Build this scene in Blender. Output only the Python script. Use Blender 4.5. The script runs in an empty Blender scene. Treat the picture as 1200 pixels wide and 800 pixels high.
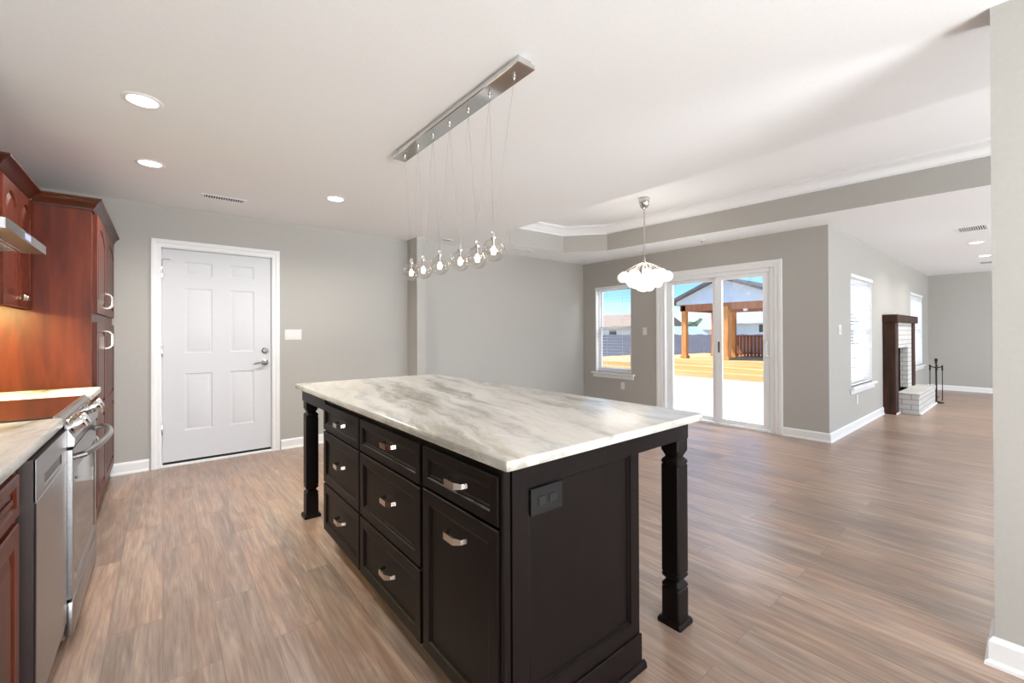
import bpy, bmesh, math, random
from mathutils import Vector, Matrix
from mathutils.geometry import tessellate_polygon
random.seed(7)
S = bpy.context.scene
COL = S.collection
PI = math.pi
R = math.radians

# ------------------------------------------------------------------ camera
F, YAW, PITCH, ROLL, CY, CAMH = 500.685, 50.7147, .223, -.2313, 388.674, 1.25
t, a, r = R(YAW), R(PITCH), R(ROLL)
fw = Vector((math.cos(t), math.sin(t), 0)); rt = Vector((math.sin(t), -math.cos(t), 0)); up = Vector((0, 0, 1))
fw, up = fw*math.cos(a)+up*math.sin(a), up*math.cos(a)-fw*math.sin(a)
rt, up = rt*math.cos(r)+up*math.sin(r), up*math.cos(r)-rt*math.sin(r)
cam = bpy.data.cameras.new('camera'); co = bpy.data.objects.new('camera', cam); COL.objects.link(co)
M = Matrix((rt, up, -fw)).transposed().to_4x4(); M.translation = Vector((0, 0, CAMH)); co.matrix_world = M
cam.sensor_width = 36; cam.lens = 36*F/1200; cam.shift_y = (CY-400)/1200; cam.clip_start = .02; cam.clip_end = 500
S.camera = co

# ------------------------------------------------------------------ light
S.view_settings.view_transform = 'Standard'; S.view_settings.look = 'None'
S.view_settings.gamma = 1; S.view_settings.use_curve_mapping = False
S.view_settings.exposure = 0.0
W = bpy.data.worlds.new('sky'); S.world = W; W.use_nodes = True
wn = W.node_tree.nodes; wl = W.node_tree.links; wn.clear()
gc = wn.new('ShaderNodeTexCoord'); gs = wn.new('ShaderNodeSeparateXYZ'); wl.new(gc.outputs['Generated'], gs.inputs[0])
cn = wn.new('ShaderNodeTexNoise'); cn.inputs['Scale'].default_value = 5; cn.inputs['Detail'].default_value = 5
cm = wn.new('ShaderNodeMapping'); cm.inputs['Scale'].default_value = (1, 1, 5); wl.new(gc.outputs['Generated'], cm.inputs[0]); wl.new(cm.outputs[0], cn.inputs['Vector'])
ca = wn.new('ShaderNodeMath'); ca.operation = 'MULTIPLY_ADD'; ca.inputs[1].default_value = -.07; ca.inputs[2].default_value = .035; wl.new(cn.outputs['Fac'], ca.inputs[0])
cb = wn.new('ShaderNodeMath'); cb.operation = 'ADD'; wl.new(gs.outputs['Z'], cb.inputs[0]); wl.new(ca.outputs[0], cb.inputs[1])
sr = wn.new('ShaderNodeValToRGB'); se = sr.color_ramp.elements; wl.new(cb.outputs[0], sr.inputs[0])
se[0].position = 0; se[0].color = (.80, .90, .97, 1); se[1].position = 1; se[1].color = (.10, .30, .80, 1)
for p_, c_ in ((.03, (.66, .85, .98, 1)), (.08, (.30, .62, .95, 1)), (.14, (.17, .47, .90, 1))):
    e_ = se.new(p_); e_.color = c_
bg = wn.new('ShaderNodeBackground'); bg.inputs['Strength'].default_value = 1.65
wo = wn.new('ShaderNodeOutputWorld'); wl.new(sr.outputs[0], bg.inputs[0]); wl.new(bg.outputs[0], wo.inputs[0])

def light(name, kind, loc, energy, color=(1, 1, 1), direction=None, **k):
    l = bpy.data.lights.new(name, kind); l.energy = energy; l.color = color
    for q, v in k.items(): setattr(l, q, v)
    o = bpy.data.objects.new(name, l); COL.objects.link(o); o.location = loc
    if direction is not None: o.rotation_euler = Vector(direction).to_track_quat('-Z', 'Y').to_euler()
    return o
light('sun', 'SUN', (0, -8, 12), 9.0, (1, .95, .88), (.25, -.55, -.80), angle=R(.6))
FILL_TINT = (.88, .945, 1.0)
light('fill_kitchen', 'AREA', (.6, -5.7, .85), 40, FILL_TINT, (.03, 1, .28), shape='RECTANGLE', size=2.9, size_y=1.3)  # unseen panel behind the camera, added to fill the kitchen
light('fill_living', 'AREA', (7.6, -5.7, .85), 230, FILL_TINT, (.15, 1, .22), shape='RECTANGLE', size=9, size_y=1.3)  # added fill panel out of view, lifts the living room
light('fill_bounce', 'AREA', (.85, -3.4, .5), 330, (.92, .965, 1), (-.03, .38, 1), shape='DISK', size=2.2)  # added upward fill without a fixture, brightens the kitchen ceiling
light('fill_bounce', 'AREA', (3.9, -3.2, .5), 88, (.94, .975, 1), (.28, .75, 1), shape='DISK', size=1.6, spread=R(140))  # second added fill disk, unseen, for the tray and dining ceiling
light('fill_patio', 'AREA', (6.45, 2.8, 2.55), 140, (1, .985, .96), (-1, 0, -.85), shape='RECTANGLE', size=1.6, size_y=.6)  # added panel hidden outside above the slider head, lightens the floor inside
light('fill_bounce', 'AREA', (9.0, -3.4, .5), 95, (.94, .975, 1), (.85, .25, .8), shape='DISK', size=1.6)  # third added fill disk, out of view, brightens the far living room wall

# ------------------------------------------------------------------ materials
MATS = {}
def mat(name, color, rough=.5, metal=0, noise=0, nscale=30, bump=0, emit=None, estr=0, spec=.5, coat=0, stretch=None):
    m = bpy.data.materials.new(name); m.use_nodes = True; n = m.node_tree.nodes; l = m.node_tree.links
    b = n['Principled BSDF']; b.inputs['Roughness'].default_value = rough; b.inputs['Metallic'].default_value = metal
    b.inputs['Specular IOR Level'].default_value = spec; b.inputs['Coat Weight'].default_value = coat
    b.inputs['Base Color'].default_value = (*color, 1)
    tc = n.new('ShaderNodeTexCoord'); nz = n.new('ShaderNodeTexNoise'); nz.inputs['Scale'].default_value = nscale
    mp = n.new('ShaderNodeMapping'); l.new(tc.outputs['Object'], mp.inputs[0]); l.new(mp.outputs[0], nz.inputs['Vector'])
    if stretch: mp.inputs['Scale'].default_value = stretch
    nz.inputs['Detail'].default_value = 4
    if True:
        cr = n.new('ShaderNodeValToRGB')
        k = noise
        cr.color_ramp.elements[0].color = (*[max(0, c*(1-k)) for c in color], 1); cr.color_ramp.elements[0].position = .3
        cr.color_ramp.elements[1].color = (*[min(1, c*(1+k)) for c in color], 1); cr.color_ramp.elements[1].position = .7
        l.new(nz.outputs['Fac'], cr.inputs[0]); l.new(cr.outputs[0], b.inputs['Base Color'])
    if bump:
        bp = n.new('ShaderNodeBump'); bp.inputs['Strength'].default_value = bump; bp.inputs['Distance'].default_value = .002
        l.new(nz.outputs['Fac'], bp.inputs['Height']); l.new(bp.outputs[0], b.inputs['Normal'])
    if emit:
        b.inputs['Emission Color'].default_value = (*emit, 1); b.inputs['Emission Strength'].default_value = estr
    MATS[name] = m
    return m

def rgb(r_, g_, b_):
    f_ = lambda c: (c/255/12.92) if c/255 <= .04045 else ((c/255+.055)/1.055)**2.4
    return (f_(r_), f_(g_), f_(b_))

wall_m = mat('greige_wall_paint', rgb(180, 177, 171), .75, 0, .02, 60, .05)
ceil_m = mat('white_ceiling_paint', rgb(243, 243, 243), .8, 0, .015, 80, .06)
trim_m = mat('white_trim_paint', rgb(238, 238, 238), .4, 0, .01, 20)
door_m = mat('white_door_paint', rgb(214, 215, 218), .6, 0, .01, 20)
vinyl_m = mat('white_vinyl', rgb(236, 238, 240), .35, 0, .01, 15)
plate_m = mat('white_plastic', rgb(226, 225, 222), .4, 0, .01, 30)
dark_m = mat('dark_gap', rgb(24, 22, 22), .7, 0, .1, 20)
espresso_m = mat('espresso_stained_wood', rgb(19, 12, 11), .42, 0, .25, 9, .05, stretch=(6, 6, .6), spec=.2)
black_m = mat('black_plastic', rgb(14, 14, 15), .4, 0, .1, 30)
toe_m = mat('unfinished_brown_plywood', rgb(150, 92, 48), .6, 0, .2, 12, .1, stretch=(6, 1, 6))
steel_m = mat('brushed_stainless_steel', (.33, .32, .315), .32, 1, .08, 12, .03, stretch=(1, 1, 18))
chrome_m = mat('polished_chrome', (.72, .71, .70), .07, 1, .02, 8)
nickel_m = mat('satin_nickel', (.72, .67, .60), .22, 1, .04, 20)
glassblack_m = mat('black_ceramic_glass', (.012, .011, .011), .04, 0, .05, 20, spec=.9, coat=.5)
ovenglass_m = mat('dark_oven_glass', (.02, .018, .017), .05, 0, .05, 20, spec=.8)
iron_m = mat('black_wrought_iron', rgb(44, 36, 32), .5, .4, .2, 30, .1)
firebox_m = mat('sooty_firebox', rgb(30, 28, 28), .9, 0, .3, 12, .2)
dw_side_m = mat('dark_grey_appliance_side', rgb(70, 58, 56), .35, .3, .05, 20)
concrete_m = mat('pale_concrete', rgb(205, 200, 192), .85, 0, .06, 3, .1)
siding_m = mat('pale_grey_siding', rgb(206, 212, 220), .7, 0, .03, 6)
houseroof_m = mat('grey_shingle_roof', rgb(160, 158, 160), .9, 0, .15, 14, .2)
darkroof_m = mat('charcoal_roof_edge', rgb(86, 84, 82), .8, 0, .15, 10)
house_m = mat('white_house_siding', rgb(226, 226, 226), .7, 0, .03, 5)
tan_m = mat('tan_house_roof', rgb(158, 136, 118), .9, 0, .1, 10)
fence_m = mat('weathered_grey_fence', rgb(122, 122, 134), .85, 0, .2, 5, .1, stretch=(8, 8, .5))
leaf_m = mat('dark_green_foliage', rgb(70, 92, 66), .8, 0, .4, 5, .3)
ground_m = mat('dry_lawn', rgb(176, 164, 132), .9, 0, .2, 3, .2)
blind_m = mat('white_blind_slat', rgb(240, 240, 240), .5, 0, .01, 10)
bulb_m = mat('lit_warm_bulb', (1, .9, .75), .4, 0, 0, 5, emit=(1, .80, .52), estr=22)
frost_m = mat('lit_frosted_globe', (.95, .93, .9), .3, 0, 0, 5, emit=(1, .955, .89), estr=.75)
can_m = mat('lit_downlight_lens', (1, 1, 1), .5, 0, 0, 5, emit=(1, .97, .92), estr=9)
uc_m = mat('lit_undercabinet_lens', (1, .8, .5), .5, 0, 0, 5, emit=(1, .72, .34), estr=4)
disp_m = mat('lit_blue_display', (.3, .35, .5), .3, 0, 0, 5, emit=(.45, .5, .9), estr=.4)

def wood(name, c0, c1, c2, rough, scale, coat=0):
    m = bpy.data.materials.new(name); m.use_nodes = True; n = m.node_tree.nodes; l = m.node_tree.links
    b = n['Principled BSDF']; b.inputs['Roughness'].default_value = rough; b.inputs['Coat Weight'].default_value = coat; b.inputs['Specular IOR Level'].default_value = .28
    tc = n.new('ShaderNodeTexCoord'); mp = n.new('ShaderNodeMapping'); mp.inputs['Scale'].default_value = scale
    l.new(tc.outputs['Object'], mp.inputs[0])
    n1 = n.new('ShaderNodeTexNoise'); n1.inputs['Scale'].default_value = 3; n1.inputs['Detail'].default_value = 6; n1.inputs['Distortion'].default_value = .6
    l.new(mp.outputs[0], n1.inputs['Vector'])
    cr = n.new('ShaderNodeValToRGB'); e = cr.color_ramp.elements
    e[0].position = .3; e[0].color = (*c0, 1); e[1].position = .72; e[1].color = (*c2, 1); k = e.new(.5); k.color = (*c1, 1)
    l.new(n1.outputs['Fac'], cr.inputs[0]); l.new(cr.outputs[0], b.inputs['Base Color'])
    bp = n.new('ShaderNodeBump'); bp.inputs['Strength'].default_value = .06; bp.inputs['Distance'].default_value = .002
    l.new(n1.outputs['Fac'], bp.inputs['Height']); l.new(bp.outputs[0], b.inputs['Normal'])
    return m
cherry_m = wood('cherry_cabinet_wood', rgb(72, 25, 12), rgb(90, 34, 16), rgb(107, 44, 22), .38, (5, 5, .7))
cherrydk_m = wood('dark_cherry_moulding', rgb(54, 20, 13), rgb(68, 27, 17), rgb(82, 34, 21), .35, (2, .6, 6))
mantel_m = wood('dark_walnut_timber', rgb(44, 27, 20), rgb(60, 37, 27), rgb(76, 48, 35), .55, (5, 5, .8))
deck_m = wood('stained_cedar_deck', rgb(206, 156, 100), rgb(220, 174, 118), rgb(230, 190, 136), .7, (.4, .12, 2))
post_m = wood('orange_cedar_post', rgb(186, 124, 68), rgb(204, 142, 82), rgb(218, 160, 98), .7, (4, 4, .5))
rail_m = wood('red_brown_railing_wood', rgb(142, 88, 62), rgb(160, 104, 74), rgb(174, 118, 86), .7, (4, 4, .5))

def glass(name, tint, gloss_rough, ior, extra=0.0):
    m = bpy.data.materials.new(name); m.use_nodes = True; n = m.node_tree.nodes; l = m.node_tree.links
    n.remove(n['Principled BSDF']); out = n['Material Output']
    tr = n.new('ShaderNodeBsdfTransparent'); tr.inputs[0].default_value = (*tint, 1)
    gl = n.new('ShaderNodeBsdfGlossy'); gl.inputs['Roughness'].default_value = gloss_rough
    lw = n.new('ShaderNodeLayerWeight'); lw.inputs['Blend'].default_value = .5
    pw = n.new('ShaderNodeMath'); pw.operation = 'POWER'; pw.inputs[1].default_value = ior; l.new(lw.outputs['Facing'], pw.inputs[0])
    ad = n.new('ShaderNodeMath'); ad.operation = 'MULTIPLY_ADD'; ad.use_clamp = True; ad.inputs[1].default_value = .6; ad.inputs[2].default_value = extra
    l.new(pw.outputs[0], ad.inputs[0])
    mx = n.new('ShaderNodeMixShader'); l.new(ad.outputs[0], mx.inputs[0]); l.new(tr.outputs[0], mx.inputs[1]); l.new(gl.outputs[0], mx.inputs[2])
    l.new(mx.outputs[0], out.inputs['Surface'])
    return m
pane_m = glass('window_glass', (.985, .99, .99), .02, 5, .02)
globe_m = glass('clear_globe_glass', (.93, .915, .90), .04, 2.0, .13)

def floor_material():
    m = bpy.data.materials.new('vinyl_wood_planks'); m.use_nodes = True; n = m.node_tree.nodes; l = m.node_tree.links
    b = n['Principled BSDF']
    tc = n.new('ShaderNodeTexCoord')
    sep = n.new('ShaderNodeSeparateXYZ'); l.new(tc.outputs['Object'], sep.inputs[0])
    cmb = n.new('ShaderNodeCombineXYZ'); l.new(sep.outputs['Y'], cmb.inputs['X']); l.new(sep.outputs['X'], cmb.inputs['Y'])
    br = n.new('ShaderNodeTexBrick'); l.new(cmb.outputs[0], br.inputs['Vector'])
    br.offset = .37; br.offset_frequency = 2; br.squash = 1
    br.inputs['Scale'].default_value = 1; br.inputs['Brick Width'].default_value = 1.22; br.inputs['Row Height'].default_value = .178
    br.inputs['Mortar Size'].default_value = .0012; br.inputs['Mortar Smooth'].default_value = .2; br.inputs['Bias'].default_value = 0
    br.inputs['Color1'].default_value = (0, 0, 0, 1); br.inputs['Color2'].default_value = (1, 1, 1, 1); br.inputs['Mortar'].default_value = (.5, .5, .5, 1)
    # grain shifted per plank
    add = n.new('ShaderNodeVectorMath'); add.operation = 'MULTIPLY_ADD'
    l.new(br.outputs['Color'], add.inputs[0]); add.inputs[1].default_value = (7.3, 3.1, 5.7); l.new(tc.outputs['Object'], add.inputs[2])
    mp = n.new('ShaderNodeMapping'); mp.inputs['Scale'].default_value = (1, .10, 1); l.new(add.outputs[0], mp.inputs[0])
    g1 = n.new('ShaderNodeTexNoise'); g1.inputs['Scale'].default_value = 22; g1.inputs['Detail'].default_value = 7; g1.inputs['Roughness'].default_value = .62; g1.inputs['Distortion'].default_value = .9
    l.new(mp.outputs[0], g1.inputs['Vector'])
    mp2 = n.new('ShaderNodeMapping'); mp2.inputs['Scale'].default_value = (1, .25, 1); l.new(add.outputs[0], mp2.inputs[0])
    g2 = n.new('ShaderNodeTexNoise'); g2.inputs['Scale'].default_value = 5.5; g2.inputs['Detail'].default_value = 3; l.new(mp2.outputs[0], g2.inputs['Vector'])
    mp3 = n.new('ShaderNodeMapping'); mp3.inputs['Scale'].default_value = (1, .04, 1); l.new(add.outputs[0], mp3.inputs[0])
    g3 = n.new('ShaderNodeTexNoise'); g3.inputs['Scale'].default_value = 120; g3.inputs['Detail'].default_value = 3; l.new(mp3.outputs[0], g3.inputs['Vector'])
    c1 = n.new('ShaderNodeValToRGB'); e = c1.color_ramp.elements
    e[0].position = .28; e[0].color = (*rgb(104, 86, 76), 1); e[1].position = .74; e[1].color = (*rgb(200, 178, 158), 1)
    k = e.new(.45); k.color = (*rgb(146, 121, 106), 1); k = e.new(.58); k.color = (*rgb(174, 147, 128), 1)
    l.new(g1.outputs['Fac'], c1.inputs[0])
    c2 = n.new('ShaderNodeValToRGB'); e = c2.color_ramp.elements
    e[0].position = .32; e[0].color = (*rgb(142, 131, 123), 1); e[1].position = .68; e[1].color = (*rgb(178, 142, 119), 1)
    k = e.new(.5); k.color = (*rgb(166, 142, 127), 1)
    l.new(g2.outputs['Fac'], c2.inputs[0])
    mx = n.new('ShaderNodeMix'); mx.data_type = 'RGBA'; mx.inputs[0].default_value = .45
    l.new(c1.outputs[0], mx.inputs[6]); l.new(c2.outputs[0], mx.inputs[7])
    # plank tone + fine grain
    hv = n.new('ShaderNodeHueSaturation'); l.new(mx.outputs[2], hv.inputs['Color'])
    mr = n.new('ShaderNodeMapRange'); mr.inputs['To Min'].default_value = .87; mr.inputs['To Max'].default_value = 1.13
    l.new(br.outputs['Color'], mr.inputs['Value'])
    mg = n.new('ShaderNodeMapRange'); mg.inputs['From Min'].default_value = .3; mg.inputs['From Max'].default_value = .7; mg.inputs['To Min'].default_value = .80; mg.inputs['To Max'].default_value = 1.16
    l.new(g3.outputs['Fac'], mg.inputs['Value'])
    mm = n.new('ShaderNodeMath'); mm.operation = 'MULTIPLY'; l.new(mr.outputs[0], mm.inputs[0]); l.new(mg.outputs[0], mm.inputs[1])
    # plank seams
    sm = n.new('ShaderNodeMapRange'); sm.inputs['To Min'].default_value = 1; sm.inputs['To Max'].default_value = .6; l.new(br.outputs['Fac'], sm.inputs['Value'])
    mm2 = n.new('ShaderNodeMath'); mm2.operation = 'MULTIPLY'; l.new(mm.outputs[0], mm2.inputs[0]); l.new(sm.outputs[0], mm2.inputs[1])
    l.new(mm2.outputs[0], hv.inputs['Value']); l.new(hv.outputs[0], b.inputs['Base Color'])
    rr = n.new('ShaderNodeMapRange'); rr.inputs['To Min'].default_value = .24; rr.inputs['To Max'].default_value = .40; l.new(g1.outputs['Fac'], rr.inputs['Value']); l.new(rr.outputs[0], b.inputs['Roughness'])
    b.inputs['Specular IOR Level'].default_value = .7
    bp = n.new('ShaderNodeBump'); bp.inputs['Strength'].default_value = .12; bp.inputs['Distance'].default_value = .002
    l.new(g3.outputs['Fac'], bp.inputs['Height']); l.new(bp.outputs[0], b.inputs['Normal'])
    return m
floor_m = floor_material()

def stone_material():
    m = bpy.data.materials.new('grey_veined_white_marble'); m.use_nodes = True; n = m.node_tree.nodes; l = m.node_tree.links
    b = n['Principled BSDF']; b.inputs['Roughness'].default_value = .27; b.inputs['Specular IOR Level'].default_value = .55
    tc = n.new('ShaderNodeTexCoord')
    wp = n.new('ShaderNodeTexNoise'); wp.inputs['Scale'].default_value = 2.6; wp.inputs['Detail'].default_value = 5; wp.inputs['Roughness'].default_value = .55; l.new(tc.outputs['Object'], wp.inputs['Vector'])
    va = n.new('ShaderNodeVectorMath'); va.operation = 'MULTIPLY_ADD'; va.inputs[1].default_value = (.22, .22, .1)
    l.new(wp.outputs['Color'], va.inputs[0]); l.new(tc.outputs['Object'], va.inputs[2])
    def mapped(rot, sy):
        mp = n.new('ShaderNodeMapping'); mp.inputs['Rotation'].default_value = (0, 0, rot); l.new(va.outputs[0], mp.inputs[0])
        m2 = n.new('ShaderNodeMapping'); m2.inputs['Scale'].default_value = (1, sy, 1); l.new(mp.outputs[0], m2.inputs[0]); return m2
    ma, mb_ = mapped(R(12), .17), mapped(R(12), .10)
    n1 = n.new('ShaderNodeTexNoise'); n1.inputs['Scale'].default_value = 9; n1.inputs['Detail'].default_value = 10; n1.inputs['Roughness'].default_value = .68; l.new(ma.outputs[0], n1.inputs['Vector'])
    n2 = n.new('ShaderNodeTexNoise'); n2.inputs['Scale'].default_value = 4.2; n2.inputs['Detail'].default_value = 7; n2.inputs['Roughness'].default_value = .6; l.new(mb_.outputs[0], n2.inputs['Vector'])
    n3 = n.new('ShaderNodeTexNoise'); n3.inputs['Scale'].default_value = 2.3; n3.inputs['Detail'].default_value = 6; n3.inputs['Roughness'].default_value = .6; l.new(ma.outputs[0], n3.inputs['Vector'])
    c1 = n.new('ShaderNodeValToRGB'); e = c1.color_ramp.elements
    e[0].position = .30; e[0].color = (*rgb(160, 158, 154), 1); e[1].position = .62; e[1].color = (*rgb(232, 230, 226), 1)
    k = e.new(.42); k.color = (*rgb(200, 199, 196), 1); k = e.new(.51); k.color = (*rgb(220, 219, 217), 1)
    l.new(n1.outputs['Fac'], c1.inputs[0])
    c2 = n.new('ShaderNodeValToRGB'); e = c2.color_ramp.elements
    e[0].position = .33; e[0].color = (*rgb(150, 142, 128), 1); e[1].position = .50; e[1].color = (*rgb(240, 238, 234), 1)
    k = e.new(.40); k.color = (*rgb(186, 180, 168), 1); k = e.new(.44); k.color = (*rgb(222, 218, 211), 1)
    l.new(n2.outputs['Fac'], c2.inputs[0])
    c3 = n.new('ShaderNodeValToRGB'); e = c3.color_ramp.elements
    e[0].position = .44; e[0].color = (1, 1, 1, 1); e[1].position = .66; e[1].color = (*rgb(247, 242, 237), 1)
    l.new(n3.outputs['Fac'], c3.inputs[0])
    m0 = n.new('ShaderNodeMix'); m0.data_type = 'RGBA'; m0.blend_type = 'MULTIPLY'; m0.inputs[0].default_value = .8
    l.new(c1.outputs[0], m0.inputs[6]); l.new(c2.outputs[0], m0.inputs[7])
    mx = n.new('ShaderNodeMix'); mx.data_type = 'RGBA'; mx.blend_type = 'MULTIPLY'; mx.inputs[0].default_value = 1
    l.new(m0.outputs[2], mx.inputs[6]); l.new(c3.outputs[0], mx.inputs[7])
    l.new(mx.outputs[2], b.inputs['Base Color'])
    return m
stone_m = stone_material()

def brick_material():
    m = bpy.data.materials.new('white_painted_brick'); m.use_nodes = True; n = m.node_tree.nodes; l = m.node_tree.links
    b = n['Principled BSDF']; b.inputs['Roughness'].default_value = .7
    tc = n.new('ShaderNodeTexCoord'); geo = n.new('ShaderNodeNewGeometry')
    sp = n.new('ShaderNodeSeparateXYZ'); l.new(tc.outputs['Object'], sp.inputs[0])
    ad = n.new('ShaderNodeMath'); ad.operation = 'ADD'; l.new(sp.outputs['X'], ad.inputs[0]); l.new(sp.outputs['Y'], ad.inputs[1])
    cb = n.new('ShaderNodeCombineXYZ'); l.new(ad.outputs[0], cb.inputs['X']); l.new(sp.outputs['Z'], cb.inputs['Y'])
    br = n.new('ShaderNodeTexBrick'); l.new(cb.outputs[0], br.inputs['Vector'])
    br.inputs['Scale'].default_value = 1; br.inputs['Brick Width'].default_value = .21; br.inputs['Row Height'].default_value = .075
    br.inputs['Mortar Size'].default_value = .005; br.inputs['Mortar Smooth'].default_value = .3
    br.inputs['Color1'].default_value = (*rgb(208, 206, 202), 1); br.inputs['Color2'].default_value = (*rgb(198, 196, 192), 1); br.inputs['Mortar'].default_value = (*rgb(142, 142, 142), 1)
    l.new(br.outputs['Color'], b.inputs['Base Color'])
    bp = n.new('ShaderNodeBump'); bp.invert = True; bp.inputs['Strength'].default_value = .5; bp.inputs['Distance'].default_value = .006
    l.new(br.outputs['Fac'], bp.inputs['Height']); l.new(bp.outputs[0], b.inputs['Normal'])
    return m
brick_m = brick_material()

# ------------------------------------------------------------------ mesh helpers
class MB:
    def __init__(s): s.v = []; s.f = []
    def add(s, vs, fs):
        o = len(s.v); s.v += [tuple(p) for p in vs]; s.f += [tuple(i+o for i in q) for q in fs]; return s
    def box(s, x0, y0, z0, x1, y1, z1, bev=0, seg=1):
        if x0 > x1: x0, x1 = x1, x0
        if y0 > y1: y0, y1 = y1, y0
        if z0 > z1: z0, z1 = z1, z0
        vs = [(x, y, z) for z in (z0, z1) for y in (y0, y1) for x in (x0, x1)]
        fs = [(0, 2, 3, 1), (4, 5, 7, 6), (0, 1, 5, 4), (2, 6, 7, 3), (0, 4, 6, 2), (1, 3, 7, 5)]
        if not bev: return s.add(vs, fs)
        bm = bmesh.new(); bv = [bm.verts.new(p) for p in vs]
        for q in fs: bm.faces.new([bv[i] for i in q])
        bmesh.ops.bevel(bm, geom=bm.edges[:], offset=bev, segments=seg, profile=.5, affect='EDGES')
        bm.verts.index_update(); s.add([p.co for p in bm.verts], [[p.index for p in q.verts] for q in bm.faces]); bm.free(); return s
    def loft(s, loops, cap0=True, cap1=True, close=True):
        n = len(loops[0]); vs = [p for lp in loops for p in lp]; fs = []
        for i in range(len(loops)-1):
            for j in range(n if close else n-1):
                k = (j+1) % n; fs.append((i*n+j, i*n+k, (i+1)*n+k, (i+1)*n+j))
        if cap0: fs.append(tuple(reversed(range(n))))
        if cap1: fs.append(tuple(range((len(loops)-1)*n, len(loops)*n)))
        return s.add(vs, fs)
    def tube(s, pts, rad, n=10, caps=True):
        pts = [Vector(p) for p in pts]; loops = []; u = None
        for i, p in enumerate(pts):
            d = (pts[min(i+1, len(pts)-1)]-pts[max(i-1, 0)]).normalized()
            if u is None: u = d.orthogonal().normalized()
            else: u = (u-d*u.dot(d)).normalized()
            w = d.cross(u); q = rad[i] if isinstance(rad, (list, tuple)) else rad
            loops.append([p+(u*math.cos(2*PI*k/n)+w*math.sin(2*PI*k/n))*q for k in range(n)])
        return s.loft(loops, caps, caps)
    def lathe(s, prof, c, axis='z', n=24, caps=True):
        loops = []
        for q, h in prof:
            lp = []
            for k in range(n):
                x, y = q*math.cos(2*PI*k/n), q*math.sin(2*PI*k/n)
                p = {'z': (x, y, h), 'x': (h, x, y), 'y': (y, h, x)}[axis]
                lp.append((c[0]+p[0], c[1]+p[1], c[2]+p[2]))
            loops.append(lp)
        return s.loft(loops, caps, caps)
    def sphere(s, c, q, n=24, m=14):
        prof = [(max(1e-4, q*math.sin(PI*i/m)), -q*math.cos(PI*i/m)) for i in range(m+1)]
        return s.lathe(prof, c, 'z', n)
    def prism(s, poly, axis, a0, a1):
        f_ = {'x': lambda p, h: (h, p[0], p[1]), 'y': lambda p, h: (p[0], h, p[1]), 'z': lambda p, h: (p[0], p[1], h)}[axis]
        return s.loft([[f_(p, a0) for p in poly], [f_(p, a1) for p in poly]])
    def build(s, name, m, parent=None, smooth=True, origin=None):
        o0 = Vector(parent['_o']) if parent is not None else Vector(origin or (0, 0, 0))
        me = bpy.data.meshes.new(name); me.from_pydata([tuple(Vector(p)-o0) for p in s.v], [], s.f)
        bm = bmesh.new(); bm.from_mesh(me); bmesh.ops.recalc_face_normals(bm, faces=bm.faces); bm.to_mesh(me); bm.free()
        me.materials.append(m)
        if smooth:
            me.polygons.foreach_set('use_smooth', [True]*len(me.polygons)); me.set_sharp_from_angle(angle=R(32))
        o = bpy.data.objects.new(name, me); COL.objects.link(o); o['_o'] = tuple(o0)
        if parent is not None: o.parent = parent
        else: o.location = o0
        return o

class Face:
    """a panel plane: origin o, u and v in the plane, n outward"""
    def __init__(s, o, u, v, n): s.o, s.u, s.v, s.n = map(Vector, (o, u, v, n))
    def p(s, a_, b_, h=0): return s.o+s.u*a_+s.v*b_+s.n*h
def rect_loop(a0, b0, a1, b1, arch=0, k=8):
    if not arch: return [(a0, b0), (a1, b0), (a1, b1), (a0, b1)]
    pts = [(a0, b0), (a1, b0)]
    for i in range(k+1):
        x = a1+(a0-a1)*i/k; u_ = abs(2*i/k-1); pts.append((x, b1-arch*(u_**2)))
    return pts
def panel(mb, fc, a0, b0, a1, b1, thick, prof, arch=0, frame=.05):
    """slab a0..a1 x b0..b1, thickness thick behind the plane, with a profiled panel inset by frame; prof = [(inset, height)]"""
    o = [(a0, b0), (a1, b0), (a1, b1), (a0, b1)]
    L = lambda i: rect_loop(a0+i, b0+i, a1-i, b1-i, arch)
    loops = [[fc.p(*q, h) for q in L(frame+i)] for i, h in prof]
    # back and side
    e = .003
    mb.add([fc.p(*q, -thick) for q in o]+[fc.p(*q, -e) for q in o]+[fc.p(min(max(x, a0+e), a1-e), min(max(y, b0+e), b1-e), 0) for x, y in o],
           [(3, 2, 1, 0)]+[(i, (i+1) % 4, 4+(i+1) % 4, 4+i) for i in range(4)]+[(4+i, 4+(i+1) % 4, 8+(i+1) % 4, 8+i) for i in range(4)])
    io = [fc.p(min(max(x, a0+e), a1-e), min(max(y, b0+e), b1-e), 0) for x, y in o]
    inner = loops[0]; n = len(inner)
    if n == 4:
        mb.add(io+inner, [(i, (i+1) % 4, 4+(i+1) % 4, 4+i) for i in range(4)])
    else:
        fs = [(0, 1, 5, 4), (1, 2, 6, 5), (3, 0, 4, 4+n-1)]
        for i in range(2, n-1): fs.append((2 if i < 2+(n-2)//2 else 3, 4+i+1, 4+i)) 
        mid = 2+(n-2)//2
        fs.append((2, 3, 4+mid))
        mb.add(io+inner, fs)
    mb.loft(loops, False, True)
    return mb
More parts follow.
